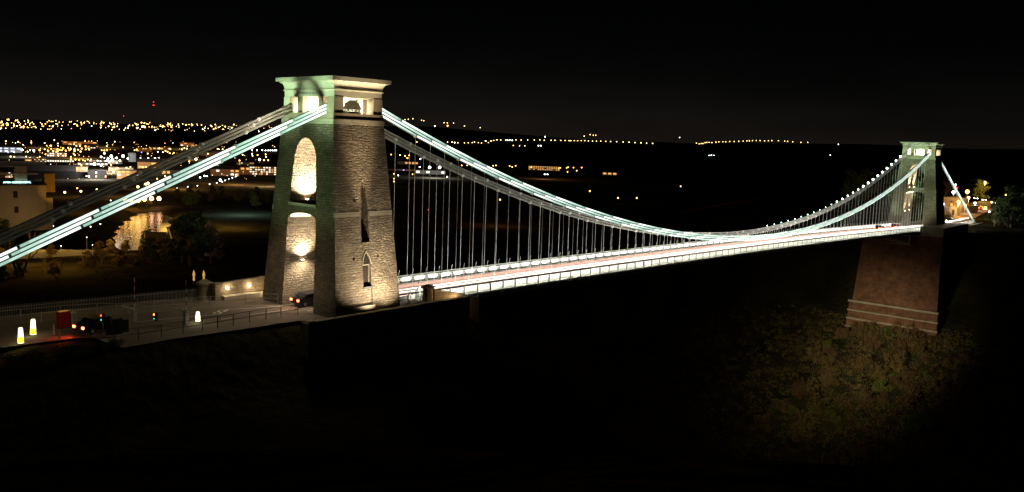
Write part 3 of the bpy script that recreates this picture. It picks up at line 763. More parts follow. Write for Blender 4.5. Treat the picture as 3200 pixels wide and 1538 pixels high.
for i, (x, y) in enumerate(((-9.0, 14.0), (-8.2, 13.2))):
    h_ = 2.6-i*.1
    o = MB().mat(STEEL_D).tube((0,0,-.4),(0,0,h_), .06, n=6).mat(emit('self lit finial %d' % i, (1,.6,.15), .5)).lathe((0,0,1.6), [(.03,0),(.13,.15),(.10,.5),(.16,.8),(.05,1.2),(.01,1.3)], 8).build('finial_post', loc=(x, y, 0))  # finial given its own golden glow
    tag(o, 'dark post with golden lit finial behind the round pier, %s of two' % ('left' if i == 0 else 'right'), 'post', 'finial posts behind the wall')
point((-8.6, 13.2, 3.2), 6, (1,.6,.2), .1)

# bench at the tower foot
Bn = empty('bench', (-1.3, -8.0, -.05)); tag(Bn, 'pale wooden bench standing against the foot of the large tower', 'bench')
m = MB().mat(WOOD)
for i in range(4): m.box(-1.5, 1.5, -.25+i*.13, -.15+i*.13, .5, .54)
m.build('seat', Bn)
m = MB().mat(WOOD)
for i in range(3): m.box(-1.5, 1.5, .27, .31, .72+i*.16, .85+i*.16)
m.build('backrest', Bn)
for x in (-1.35, 1.35):
    MB().mat(STEEL_D).box(x-.05, x+.05, -.24, -.16, 0, .76).box(x-.05, x+.05, .28, .36, 0, 1.2).box(x-.05, x+.05, -.24, .36, .70, .78).build('leg', Bn)

# ------------------------------------------------------------------ railings on the town side
def railing(pts, label, hgt=1.1, m=STEEL_D, name='railing', nrail=2, rp=.03):
    R = empty(name, (pts[0][0], pts[0][1], 0)); tag(R, label, 'railing')
    o = Vector((pts[0][0], pts[0][1], 0))
    for p in pts:
        MB().mat(m).tube((p[0]-o.x, p[1]-o.y, -.1), (p[0]-o.x, p[1]-o.y, hgt+.03), rp*1.3, n=6).build('post', R)
    for k in range(nrail):
        z = hgt*(1-k*.5); mb = MB().mat(m)
        for a, b in zip(pts, pts[1:]): mb.tube((a[0]-o.x, a[1]-o.y, z), (b[0]-o.x, b[1]-o.y, z), rp, n=6)
        mb.build('rail', R)
    return R
railing([(-27.0,-2.2),(-25,-2.5),(-23,-2.7),(-20.9,-2.75),(-18.8,-2.75),(-16.83,-2.75),(-15.3,-2.8),(-13.58,-2.72),(-11.73,-2.62),(-9.75,-2.45),(-8.02,-2.5),(-5.98,-2.54),(-4.13,-2.72)], 'dark two bar railing along the near pavement up to the large tower')
railing([(-4.13,-2.72),(-4.6,-6.8)], 'short dark railing in front of the near leg of the large tower')
railing([(-32,12.4),(-28,11.8),(-24.6,11.2),(-21.41,10.27),(-19.95,9.09),(-19.0,8.6),(-16.4,8.24),(-14.66,7.58),(-12.75,7.26),(-10.93,6.75),(-7.15,5.88),(-5.63,4.84),(-4.5,3.6)], 'pale post railing along the far pavement up to the large tower', m=GREYP)
# spiked fence behind
Fc = empty('iron_fence', (-32, 14, 0)); tag(Fc, 'dim iron fence of spiked bars behind the far pavement', 'fence')
mb = MB().mat(GREYP); a = Vector((0,0,0)); b = Vector((22.3,-2.6,0)); nbar = 150
for i in range(nbar+1):
    p = a.lerp(b, i/nbar); mb.bar((p.x,p.y,-.2),(p.x,p.y,1.25+.05*(i % 2)), .014)
mb.build('bar_panel', Fc)
MB().mat(GREYP).bar((0,0,.2),(22.3,-2.6,.2), .02).build('rail', Fc); MB().mat(GREYP).bar((0,0,1.05),(22.3,-2.6,1.05), .02).build('rail', Fc)

# toll barriers
def barrier(x, y, label, h=1.15):
    Bq = empty('toll_barrier', (x, y, 0)); tag(Bq, label, 'barrier', 'toll barriers')
    MB().mat(GREYP).box(-.19,.19,-.19,.19,-.03,h).box(-.22,.22,-.22,.22,h,h+.06).build('housing', Bq)
    m = MB().mat(STEEL_W)
    for i in range(8):
        m.mat(STEEL_W if i % 2 else REDP).bar((.12,.24,h*.8+i*.42),(.14,.25,h*.8+(i+1)*.42), .028)
    m.build('barrier_arm', Bq)
    MB().mat(STEEL_W).bar((-.1,.05,h+.1),(-1.05,.6,h+.42), .05,.06).build('sign_arm', Bq)
barrier(-20.0, 4.8, 'grey toll barrier with raised arm in the middle of the road, farther from the tower', 1.15)
barrier(-16.8, .57, 'grey toll barrier with raised arm beside the glowing bollard', 1.2)
# glowing bollards
def bollard(x, y, label, h, yel, r=.24):
    Q = empty('lit_bollard', (x, y, 0)); tag(Q, label, 'bollard', 'illuminated traffic bollards')
    MB().mat(BOLL).lathe((0,0,0), [(r,.05),(r*.95,.4),(r*.72,h-.1),(r*.6,h)], 14).build('lit_shell', Q, smooth=False)
    MB().mat(STEEL_D).lathe((0,0,0), [(r*1.15,-.03),(r*1.15,.05)], 14).build('base', Q)
    if yel: MB().mat(BOLLY).lathe((-.03,-.04,0), [(r*1.06,.12),(r*1.0,.45),(r*.85,.62)], 14).build('yellow_band', Q)
    point((x-.5, y-.6, .5), 14, (1,.93,.55), .2)
bollard(-15.46, .78, 'tall white glowing bollard at the end of the railing nearest the tower', 1.0, False)
bollard(-29.2, 4.88, 'glowing yellow and white bollard on the island, the farther of the left pair', 1.45, True, .25)
bollard(-31.08, 2.26, 'glowing yellow and white bollard at the left edge, the nearer of the left pair', 1.4, True, .24)
# signals
def signal(x, y, h, label, red):
    Q = empty('traffic_signal', (x, y, 0)); tag(Q, label, 'traffic light', 'traffic signals')
    MB().mat(GREYP).tube((0,0,-.03),(0,0,h-.75), .05).build('pole', Q)
    hd = MB().mat(BLACKP).box(-.14,.14,-.13,.13,h-.8,h).build('signal_head', Q)
    MB().mat(SIGR if red else SIGA).ball((-.15,.0,h-.16), .085).build('signal_lamp', hd)
    MB().mat(SIGG).ball((-.15,.0,h-.58), .07).build('signal_lamp', hd)
signal(-24.5, 1.25, 1.95, 'small traffic signal showing red left of the dark cabinets', True)
signal(-19.7, .92, 1.45, 'small traffic signal showing amber between cabinets and barrier', False)
# cabinets
def cabinet(name, x, y, w, d_, h, m, label, rz=.1):
    Q = empty(name, (x, y, -.03), rz); tag(Q, label, 'cabinet')
    MB().mat(m).box(-w/2,w/2,-d_/2,d_/2,.06,h).build('body', Q); MB().mat(m).frust(w/2+.04,d_/2+.04,h,w/2-.03,d_/2-.03,h+.08).build('lid', Q)
    MB().mat(STEEL_D).box(-w/2-.02,w/2+.02,-d_/2-.02,d_/2+.02,0,.06).build('plinth', Q)
    MB().mat(STEEL_D).box(-.02,.02,-d_/2-.02,-d_/2,.12,h-.08).build('door_seam', Q); return Q
cabinet('roadside_cabinet', -23.55, .75, .95, .6, 1.45, CABG, 'larger dark green roadside cabinet beside the road')
cabinet('roadside_cabinet', -22.5, 1.2, .5, .4, 1.15, CABG, 'smaller dark green roadside cabinet next to the larger one')
cabinet('toll_box', -24.15, .98, .32, .3, .9, STEEL_D, 'small black box on a post left of the larger green cabinet')
cabinet('red_kiosk', -26.05, 6.4, 1.0, .7, 1.5, REDP, 'red box standing at the far side of the road')
cabinet('grey_kiosk', -25.2, 6.35, .5, .5, 1.3, GREYP, 'narrow grey box next to the red box')
for i, (x, y) in enumerate(((-27.8,3.9),(-28.2,1.5),(-32.5,9.0),(-26.8,9.9))):
    o = MB().mat(GREYP).lathe((0,0,0), [(.07,-.05),(.06,.9),(.03,.98)], 8).build('marker_post', loc=(x, y, 0)); tag(o, 'thin pale marker post by the road, %s' % ('between the left bollards and the red box','in front of the left bollards','beyond the left bollards','behind the red box')[i], 'post')

LEAFTRI = []
def leaf_cloud(mb, c, rx, ry, rz_, n, size, rnd):
    for _ in range(n):
        while True:
            p = Vector((rnd.uniform(-1,1), rnd.uniform(-1,1), rnd.uniform(-1,1)))
            if .2 < p.length < 1: break
        q = c+Vector((p.x*rx, p.y*ry, p.z*rz_))
        a = Vector((rnd.gauss(0,1), rnd.gauss(0,1), rnd.gauss(0,1))).normalized(); b = a.orthogonal().normalized(); s = size*rnd.uniform(.5,1.3)
        c2 = a.cross(b)
        mb.face([q-b*s, q+c2*s*.5, q+b*s, q-c2*s*.5])
# ------------------------------------------------------------------ cars
def car(x, y, z, rz, paint, label, group, tail=True, head=True, power=60):
    Q = empty('parked_car' if False else 'car', (x, y, z), rz); tag(Q, label, 'car', group)
    prof = [(-2.1,.35),(-2.12,.75),(-1.95,.95),(-1.55,1.0),(-1.0,1.42),(.45,1.45),(1.15,1.0),(1.9,.88),(2.1,.7),(2.12,.35)]
    fixn(MB().mat(paint).prism([(a,-.84,b) for a, b in prof], (0,1.68,0)).build('body', Q))
    gl = [(-1.42,1.02),(-.95,1.38),(.42,1.41),(1.02,1.02)]
    fixn(MB().mat(GLASSD).prism([(a,-.853,b) for a, b in gl], (0,1.706,0)).build('side_window', Q))
    fixn(MB().mat(GLASSD).prism([(.52,-.72,1.43),(.52,.72,1.43),(1.10,.72,1.05),(1.10,-.72,1.05)], (.03,0,.02)).build('windscreen', Q))
    fixn(MB().mat(GLASSD).prism([(-1.07,-.72,1.40),(-1.07,.72,1.40),(-1.5,.72,1.04),(-1.5,-.72,1.04)], (-.03,0,.02)).build('rear_window', Q))
    for a in (-1.3, 1.3):
        for s in (-1, 1):
            w = MB().mat(BLACKP).tube((a, s*.68, .32), (a, s*.86, .32), .32, n=14).build('wheel', Q)
            MB().mat(GREYP).tube((a, s*.85, .32), (a, s*.875, .32), .19, n=10).build('rim', w)
    for s in (-1, 1):
        MB().mat(TAIL).box(-2.15,-2.08, *sorted((s*.5, s*.82)), .66,.86).build('tail_lamp', Q)
        MB().mat(HEADL if head else GLASSD).box(2.06,2.15, *sorted((s*.5, s*.78)), .6,.74).build('headlamp', Q)
    c, s_ = cos(rz), sin(rz)
    def w2(a, b, h): return (x+a*c-b*s_, y+a*s_+b*c, z+h)
    if tail: spot(w2(-2.25,0,.85), w2(-9,0,.0), power, (1,.08,.03), 120, .8, .3)
    if head: spot(w2(2.25,0,.7), w2(12,0,-.1), power*2.5, (1,.92,.75), 60, .8, .1)
    return Q
car(-24.2, 2.75, -.03, .22, CARP[1], 'dark car with glowing tail lamps waiting in the near lane', 'cars on the town road', power=420, head=False)
car(-1.8, 1.2, -.03, .0, CARP[1], 'dark car driving through the arch of the large tower', 'cars on the bridge road', power=50, head=False)
car(186, 1.4, dz(186)-.05, .0, CARP[1], 'dark blue car with red tail lamps nearing the distant tower', 'cars on the bridge road', power=160)
car(199, 1.3, dz(199)-.05, .0, CARP[2], 'red car with red tail lamps just before the distant tower', 'cars on the bridge road', power=160)
car(233, -1.4, -3.32, pi, CARP[0], 'silver car with bright headlamps leaving the distant tower road', 'cars on the wood side road', power=1400)
car(247, -1.0, -3.3, pi+.03, CARP[1], 'dark blue car with bright headlamps below the anchored chain', 'cars on the wood side road', power=1400)
car(334, 9.5, -3.3, .1, CARP[2], 'red car with tail lamps on the bend behind the distant tower', 'cars on the wood side road', power=900, head=False)
car(352, 7.5, -3.2, .0, CARP[1], 'dark car with tail lamps farther along the bend behind the distant tower', 'cars on the wood side road', power=900, head=False)
for i_, (px, py, ds) in enumerate(((3050,619,465),(3076,625,455),(3104,632,440),(3128,640,425))):
    p = at_dist(px, py, ds); car(p.x, p.y, p.z-.7, atan2(CAM.y-p.y, CAM.x-p.x), CARP[i_ % 2], '%s car with white headlamps in the queue on the farthest bend' % ('first', 'second', 'third', 'last')[i_], 'cars queueing on the farthest bend', power=200, tail=False)

car(-34.0, 7.4, -.03, .02, CARP[1], 'dark car with glowing tail lamps at the left edge beyond the bollards', 'cars on the town road', power=160, head=False)
rs = random.Random(41)
SH2 = []
for q in range(2):
    mb = MB().mat(LEAF_E); st = MB().mat(BARK)
    for i in range(14):
        a = rs.uniform(0,6.28); r = rs.uniform(0,.8); leaf_cloud(mb, Vector((cos(a)*r, sin(a)*r, rs.uniform(.2,1.0))), .4,.4,.35, 70, .07, rs)
        st.tube((0,0,-.3),(cos(a)*.8, sin(a)*.8, rs.uniform(.5,1.4)), .025,.008, n=4)
    SH2.append((st.mesh('stem'), mb.mesh('foliage')))
for i in range(22):
    t = i/21; x = lerp(-26.2, -39, t)+rs.uniform(-.6,.6); y = lerp(-3.2, -3.6, t)+rs.uniform(-2.2, .8)
    Q = empty('shrub', (x, y, H(x,y)), rs.uniform(0,6)); k_ = rs.uniform(.5,.9); Q.scale = (k_, k_, k_)
    tag(Q, 'dark evergreen shrub in front of the left end of the road', 'shrub', 'dark shrubs in front of the road')
    link_mesh('stem', SH2[i % 2][0], Q); link_mesh('foliage', SH2[i % 2][1], Q)

# ------------------------------------------------------------------ far pier and wood-side road
Pr = empty('red_pier', (200, 0, 0)); tag(Pr, 'massive red sandstone pier carrying the distant tower', 'bridge pier')
def fr4(x0, x1, y0, y1, z0, X0, X1, Y0, Y1, z1, m, name):
    vs = [(x0,y0,z0),(x1,y0,z0),(x1,y1,z0),(x0,y1,z0),(X0,Y0,z1),(X1,Y0,z1),(X1,Y1,z1),(X0,Y1,z1)]
    return MB().mat(m).add(vs, [(3,2,1,0),(4,5,6,7),(0,1,5,4),(1,2,6,5),(2,3,7,6),(3,0,4,7)]).build(name, Pr)
fr4(-.7,27,-11.6,12.0,-25.4, 0,26,-11.3,10.6,-7.6, REDST, 'shaft')
fr4(-.15,26,-11.45,10.75,-7.6, -.15,26,-11.45,10.75,-4.2, REDST, 'head')
fr4(-.3,26,-11.5,-5.3,-4.2, -.3,26,-11.5,-5.3,-1.9, WALLST, 'parapet_wall'); fr4(-.4,26,-11.6,-5.25,-1.9, -.4,26,-11.6,-5.25,-1.65, ASHLAR, 'coping')
fr4(-.3,26,5.3,10.8,-4.2, -.3,26,5.3,10.8,-3.3, WALLST, 'parapet_wall')
fr4(-1.5,28,-12.3,13.1,-26.0, -1.4,28,-12.2,13.0,-25.4, ASHLAR, 'ledge')
for k in range(3):
    z1_ = -26.0-k*2.5
    fr4(-1.25-k*.25,28,-12.0-k*.1,12.8+k*.1,z1_-2.2, -1.2-k*.25,28,-12.0-k*.1,12.8+k*.1,z1_, REDST, 'plinth_course')
    fr4(-1.7-k*.25,28,-12.3-k*.1,13.1+k*.1,z1_-2.6, -1.6-k*.25,28,-12.3-k*.1,13.1+k*.1,z1_-2.2, ASHLAR, 'string_course')
fr4(-1.8,28,-12.2,13.0,-46, -1.8,28,-12.2,13.0,-33.8, REDST, 'footing')
# steel gantry bracket under the deck
G_ = empty('maintenance_gantry', (198.5, -3.0, -4.4)); tag(G_, 'pale steel gantry frame hanging under the deck at the red pier', 'gantry')
m = MB().mat(STEEL_P)
m.bar((0,0,0),(0,0,-2.6), .12).bar((0,6,0),(0,6,-1.2), .12).bar((0,0,-2.6),(-1,6.5,-1.6), .14).bar((0,0,-2.1),(-1,6.5,-1.1), .07).bar((0,0,-.2),(0,6,-.2), .1)
m.build('frame', G_)
MB().mat(STEEL_P).box(-.7,.7,-.1,6.2,-2.75,-2.66).build('walkway', G_)
# approach road, wall, chevrons
sheet('approach_road', [(210.5,-3.3),(262,-3.0),(300,2.0),(334,6),(420,-2),(420,8),(352,11.5),(330,13.5),(300,9),(262,4.2),(210.5,3.3)], -3.38, ASPHALT)
sheet('approach_pavement', [(210.5,-9),(224,-8.5),(262,-5.6),(262,8.5),(224,9),(210.5,9)], -3.46, PAVE)
Aw = empty('approach_wall', (224, -7.2, -3.4)); tag(Aw, 'pale lattice sided parapet along the road behind the distant tower', 'wall')
mb = MB().mat(STEEL_P)
for i in range(26): mb.bar((i*1.3,i*.05,0),(i*1.3,i*.05,1.0), .03)
mb.bar((0,0,1.05),(33.8,1.3,1.05), .06); mb.build('rail', Aw)
MB().mat(WALLST).box(-.0,36,-.6,-.2,-8,-.0).build('wall_base', Aw)
mb = MB().mat(TRAILGLOW)  # glowing bars stand in for the headlight streak
for z_ in (-2.55, -2.25): mb.bar((217,-3.3,z_), (262,-3.0,z_+.1), .06, .07)
ar = mb.build('added_rail', Aw); ar.location = (-224, 7.2, 3.4)
Ob = empty('garden_wall', (284, 12.5, -3.6), -.15); tag(Ob, 'orange lit retaining wall beside the lodge beyond the distant tower', 'wall')
MB().mat(WALLST).box(0,34,-.3,.3,-1,2.6).build('wall_face', Ob); MB().mat(ASHLAR).box(-.1,34.1,-.4,.4,2.6,2.8).build('coping', Ob)
vg = MB().mat(plain('verge grass', (.10,.09,.02), .9, var=.5, scale=.4)); vg.face([(300,10,-3.3),(330,14.5,-3.3),(352,12.5,-3.3),(410,9,-3.3),(410,24,-2.6),(330,22,-3.0),(300,13,-3.2)])
o = vg.build('verge'); tag(o, kind='structure')
# small lodge behind the tower
Lg = empty('toll_lodge', (300, 13.2, -2.6), -.12); tag(Lg, 'small pale toll lodge with arched window beyond the distant tower', 'lodge')
MB().mat(RENDER_W).box(0,9,-3.2,3.2,0,4.4).build('wall', Lg); MB().mat(LIME).box(-.4,9.4,-3.6,3.6,4.4,4.9).build('cornice', Lg)
fr = MB().mat(STEEL_D).prism([(-.04,-1.6,1.6),(-.04,-.2,1.6),(-.04,-.2,3.2),(-.04,-.5,3.7),(-.04,-.9,3.85),(-.04,-1.3,3.7),(-.04,-1.6,3.2)], (.05,0,0)); f = fixn(fr.build('window', Lg))
MB().mat(WIN_O).box(-.06,-.045,-1.4,-.4,1.8,3.0).build('pane', f)
Kb = empty('equipment_hut', (284, 7.6, -3.5), -.1); tag(Kb, 'flat grey equipment hut beside the road beyond the distant tower', 'hut')
MB().mat(GREYP).box(0,2.4,-1.3,1.3,0,3.4).build('body', Kb); MB().mat(STEEL_D).box(-.03,0,-.5,.5,.1,2.3).build('door', Kb); MB().mat(STEEL_D).box(-.1,2.5,-1.4,1.4,3.4,3.55).build('roof', Kb)

# ------------------------------------------------------------------ trees
def bare_tree(seed, h):
    rnd = random.Random(seed); tr = MB().mat(BARK); tw = MB().mat(BARK)
    def grow(p, d, ln, r, lev):
        q = p+d*ln
        (tr if lev < 1 else tw).tube(p, q, r, r*.7, n=6 if lev < 2 else 3, cap=False)
        if lev >= 6 or r < .008: return
        for _ in range(2 if lev > 0 else 3):
            nd = (d*1.0+Vector((rnd.uniform(-1,1), rnd.uniform(-1,1), rnd.uniform(-.25,.75)))*.75).normalized()
            grow(q-d*ln*rnd.uniform(0,.3), nd, ln*rnd.uniform(.62,.85), r*rnd.uniform(.5,.66), lev+1)
    grow(Vector((0,0,-.5)), Vector((.05,0,1)), h*.28, h*.028, 0)
    return tr.mesh('trunk'), tw.mesh('crown')
def leafy_tree(seed, h, m, narrow=1.0, n=2600, ls=.34):
    rnd = random.Random(seed); tr = MB().mat(BARK); cr = MB().mat(m)
    tr.tube((0,0,-1),(.1,0,h*.55), h*.028, h*.012, n=7)
    for i in range(9):
        a = rnd.uniform(0, 2*pi); z = h*rnd.uniform(.25,.6); tr.tube((0,0,z), (cos(a)*h*.2*narrow, sin(a)*h*.2*narrow, z+h*.18), h*.01, h*.003, n=5)
    ncl = 26
    for i in range(ncl):
        a = rnd.uniform(0, 2*pi); z = rnd.uniform(.22,.95); w = sin(min(1,(1-z)*1.25+.12)*pi/2)*.30
        r = w*h*narrow*rnd.uniform(.3,1); s = h*rnd.uniform(.06,.14)
        leaf_cloud(cr, Vector((cos(a)*r, sin(a)*r, z*h)), s*1.2, s*1.2, s*.8, n//ncl, ls, rnd)
    return tr.mesh('trunk'), cr.mesh('crown')
def place_tree(pair, loc, rz, sc_, label, group, cat='tree', name='tree'):
    Q = empty(name, loc, rz); tag(Q, label, cat, group); Q.scale = (sc_, sc_, sc_)
    link_mesh('trunk', pair[0], Q); link_mesh('crown', pair[1], Q); return Q
BARE = [bare_tree(s, 10) for s in (3, 8, 21)]
DENSE = [leafy_tree(s, 10, LEAF_E) for s in (5, 6)]
DRY = [leafy_tree(s, 9, LEAF_O, 1.1) for s in (11, 12)]
YEL = [leafy_tree(s, 9, LEAF_Y, 1.1) for s in (15,)]

rt = random.Random(4)
# big dark bare tree at the left edge
bt = at_dist(62, 900, 128); place_tree(BARE[0], (bt.x, bt.y, bt.z-2), .4, 1.5, 'large bare winter tree standing dark at the left edge below the bright chains', None)
# trees below the road on the town side
for i in range(110):
    px = rt.uniform(-30, 660); dist = rt.uniform(118, 250)
    py = 880-(dist-120)*1.2-max(0, px-400)*.05+rt.uniform(-15, 15)
    if px < 340 and 165 < dist < 240: continue
    p = at_dist(px, py, dist); pr_ = (BARE if i % 3 == 0 else DRY if i % 3 == 1 else DENSE); pair = pr_[i % len(pr_)]
    kind = ('bare winter', 'brown leaved', 'dark evergreen')[i % 3]
    place_tree(pair, (p.x, p.y, H(p.x, p.y)-.5), rt.uniform(0,6), rt.uniform(.3,.5) if 340 < px < 570 else rt.uniform(.5,.95) if px > 340 or dist > 240 else rt.uniform(.22,.4), '%s tree in the dim thicket below the road at the left' % kind, 'trees of the thicket below the road')
# trees by the hotel and on the bank
for i in range(34):
    px = rt.uniform(0, 640); dist = rt.uniform(300, 520)
    p = at_dist(px, 700, dist); kind = i % 3; pr_ = (BARE, DENSE, DRY)[kind]
    place_tree(pr_[i % len(pr_)], (p.x, p.y, H(p.x, p.y)-.5), rt.uniform(0,6), rt.uniform(.8,1.2) if px < 300 else rt.uniform(.55,.9), '%s tree on the dark slope around the hotel' % ('bare winter','dark evergreen','brown leaved')[kind], 'trees on the slope by the hotel')
for px, py in ((452,745),(470,750),(500,748),(535,755),(425,740),(560,760)):
    p = at_dist(px, 760, 460); place_tree(DENSE[0] if px % 2 else BARE[1], (p.x, p.y, H(p.x,p.y)-.5), px, 1.3, 'tall dark tree standing in front of the golden water', 'trees before the water')
for i in range(22):
    px = rt.uniform(215, 400) if i < 15 else rt.uniform(520, 640); ds = rt.uniform(330, 430); p = at_dist(px, 750, ds)
    place_tree(DENSE[i % 2] if i % 3 else BARE[i % 3], (p.x, p.y, H(p.x,p.y)-.5), i, rt.uniform(.9,1.4), 'dark tree beside the golden water, one of the black mass around it', 'dark trees beside the water')
# bank trees lit by street lamps
for i in range(26):
    px = rt.uniform(430, 850); p = ground_at(px, rt.uniform(610, 652)); 
    place_tree(YEL[0] if i % 2 else DRY[i % 2], (p.x, p.y, H(p.x,p.y)), rt.uniform(0,6), rt.uniform(1.1,1.9), 'street lamp lit %s tree on the far bank of the water' % ('yellow green' if i % 2 else 'brown'), 'trees on the far bank')
# wood side trees at the right
for i in range(40):
    x = rt.uniform(228, 330); y = rt.uniform(-46, -11) if x < 262 else rt.uniform(-40, -4)
    if i < 12: x = rt.uniform(240, 275); y = rt.uniform(-20, -11)
    place_tree(DENSE[i % 2] if i % 4 else BARE[i % 3], (x, y, H(x,y)-1), rt.uniform(0,6), rt.uniform(.6,1.1) if y > -18 else rt.uniform(.9,1.5), '%s tree on the dark slope right of the distant tower' % ('dark evergreen' if i % 4 else 'bare winter'), 'trees right of the distant tower')
for i in range(26):
    x = rt.uniform(290, 420); y = rt.uniform(14, 60) if x < 340 else rt.uniform(22, 70)
    place_tree(BARE[i % 3] if i % 2 else DENSE[i % 2], (x, y, H(x,y)-1), rt.uniform(0,6), rt.uniform(1.0,1.6), '%s tree behind the lodge on the wood side' % ('bare winter' if i % 2 else 'dark evergreen'), 'trees behind the lodge')
place_tree(BARE[1], (402, 25, -3.2), 1.0, 1.0, 'tall tree lit orange by the street lamp on the bend', None)
# shrubs and undergrowth on the slope under the red pier
SHR = []
for sd, mt in ((31, LEAF_Y), (32, LEAF_R), (33, LEAF_O)):
    rnd = random.Random(sd); mb = MB().mat(mt)
    for i in range(16):
        a = rnd.uniform(0,6.28); r = rnd.uniform(0,1.4); leaf_cloud(mb, Vector((cos(a)*r, sin(a)*r, rnd.uniform(.3,1.9))), .6,.6,.5, 70, .16, rnd)
    st = MB().mat(BARK)
    for i in range(14):
        a = rnd.uniform(0,6.28); st.tube((0,0,-.5),(cos(a)*1.2, sin(a)*1.2, rnd.uniform(1,2.4)), .05,.012, n=4)
    SHR.append((st.mesh('stem'), mb.mesh('foliage')))
KS = ('yellow green', 'rust brown', 'dry brown')
for i in range(90):
    x = rt.uniform(150, 198.0); y = rt.uniform(-34, 22)
    if i < 22: x = rt.uniform(194, 198.2); y = rt.uniform(-13, 13)
    k = i % 3 if i % 9 else 0
    if k == 0 and i % 2: k = 2
    Q = empty('shrub', (x, y, H(x,y)-.3), rt.uniform(0,6)); s_ = rt.uniform(.9,2.0); Q.scale = (s_, s_, s_*rt.uniform(.8,1.3))
    tag(Q, '%s shrub among the growth on the slope under the red pier' % KS[k], 'shrub', '%s shrubs under the red pier' % KS[k])
    link_mesh('stem', SHR[k][0], Q); link_mesh('foliage', SHR[k][1], Q)
mb = MB().mat(LEAF_R); mb.mat(LEAF_O); mb.mat(LEAF_Y); ru = random.Random(9)
for k in range(3000):
    x = 126+76*ru.random()**.7; y = ru.gauss(-6, 30); z = H(x, y); rr_ = ru.uniform(.5,1.5)
    m_ = ru.choice((LEAF_R, LEAF_O, LEAF_O, LEAF_E, LEAF_Y) if ru.random() > .25 else (LEAF_O, LEAF_R)); mb.mat(m_)
    for i in range(int(16+26*rr_)):
        s_ = ru.uniform(.10,.30); q = Vector((x+ru.gauss(0,rr_*.6), y+ru.gauss(0,rr_*.6), z+abs(ru.gauss(0,rr_*.6))))
        a = Vector((ru.gauss(0,1), ru.gauss(0,1), ru.gauss(0,.8)+.5)).normalized(); b = a.orthogonal(); b = (b*cos(i)+a.cross(b)*sin(i)).normalized(); c2 = a.cross(b)
        mb.face([q-b*s_*1.6, q+c2*s_*.35, q+b*s_*1.6, q-c2*s_*.35])
o = mb.build('undergrowth'); tag(o, 'dense brown and green undergrowth covering the slope below the red pier', 'undergrowth', kind='stuff')
# floods for the pier and the slope
spot((112, 6, -44), (199, -1, -27), 23000, (1,.80,.54), 28, 1.0, .4)
spot((104, 3, -22), (195, 1, -36), 105000, (1,.88,.56), 32, 1.0, .4)
spot((104, 3, -22), (186, 9, -41), 42000, (1,.90,.50), 46, 1.0, .4)
spot((104, 3, -22), (176, 14, -46), 12000, (1,.9,.5), 60, 1.0, .4)

# ------------------------------------------------------------------ hotel
hp = at_dist(62, 678, 345)
Ho = empty('hotel', (hp.x, hp.y, hp.z-1)); tag(Ho, 'cream hotel with green lit rooftop lettering at the left edge', 'hotel')
fa = (CAM-hp); fa.z = 0; fa.normalize(); rz_ = atan2(fa.y, fa.x)+pi/2; Ho.rotation_euler = (0,0,rz_+.12)
MB().mat(RENDER_W).box(-18,8.4,0,12,-4,12.2).build('wall', Ho)
MB().mat(RENDER_W).box(8.4,10.6,.5,6,-4,7.6).build('side_wing', Ho)
ob = MB().mat(emit('sodium lit gable', (1,.45,.06), .0)).mat(plain('ochre gable', (.5,.32,.1), .8)); ob.box(8.45,11.8,3,9,9.5,16.2).build('ochre_gable', Ho)
MB().mat(ROOFC).box(-18.3,8.7,-.2,12.2,12.2,12.7).box(-15,4,2,9,12.7,14.2).build('roof', Ho)
MB().mat(RENDER_W).box(-1.2,2.6,.6,3.4,12.7,19.0).build('chimney', Ho)
MB().mat(GREYP).box(-14,6,.4,.7,16.0,16.5).box(-12,-11.6,.4,.7,12.7,16).build('roof_frame', Ho)
for wx, wz in ((-9.8,9.2),(-1.2,9.0),(-1.0,3.6),(-14,4)):
    f = MB().mat(STEEL_D).box(wx-.7,wx+.7,-.05,.02,wz-1.2,wz+1.2).build('window', Ho); MB().mat(ROOFC).box(wx-.5,wx+.5,-.07,-.055,wz-1,wz+1).build('pane', f)
lettering('AVON GORGE HOTEL', .86, SIGNL, (-.6, -.35, 13.3), (pi/2, 0, 0), Ho, 'lettering', .08)
hb = Ho.matrix_world
def hot(a, b, c_):
    r = rz_+.12; return (Ho.location.x+a*cos(r)-b*sin(r), Ho.location.y+a*sin(r)+b*cos(r), Ho.location.z+c_)
point(hot(2, -10, 1.5), 620, (1,.62,.25), .5); point(hot(-10, -14, 3), 420, (1,.6,.25), .5); spot(hot(14, -12, 2), hot(10, 4, 13), 3000, (1,.5,.08), 40, .6, .3)

# ------------------------------------------------------------------ town buildings
def building(px, py, w, d_, h, mat_, wins, label, cat='building', rows=2, cols=6, roof=None, dist=None, name='building', rz=None, lit=.55):
    p = ground_at(px, py) if dist is None else at_dist(px, py, dist)
    f = (CAM-p); f.z = 0; f.normalize(); r = atan2(f.y, f.x)+pi/2+(rz or 0)
    Q = empty(name, (p.x, p.y, H(p.x,p.y)), r); tag(Q, label, cat)
    MB().mat(mat_).box(-w/2,w/2,0,d_,-1,h).build('wall', Q)
    if roof == 'gable': fixn(MB().mat(ROOFC).prism([(-w/2-.5,-.5,h),(-w/2-.5,d_+.5,h),(-w/2-.5,d_/2,h+d_*.3)], (w+1,0,0)).build('roof', Q))
    else: MB().mat(ROOFC).box(-w/2-.4,w/2+.4,-.4,d_+.4,h,h+.8).build('roof', Q)
    if wins:
        rr = random.Random(int(px*7+py))
        cw, rh = w/cols, h/rows
        for i in range(cols):
            for j in range(rows):
                if rr.random() > lit: continue
                x0 = -w/2+cw*(i+.18); z0 = rh*(j+.3)
                MB().mat(wins if not isinstance(wins, tuple) else rr.choice(wins)).box(x0, x0+cw*.64, -.15, 0.02, z0, z0+rh*.5).build('window', Q)
    return Q
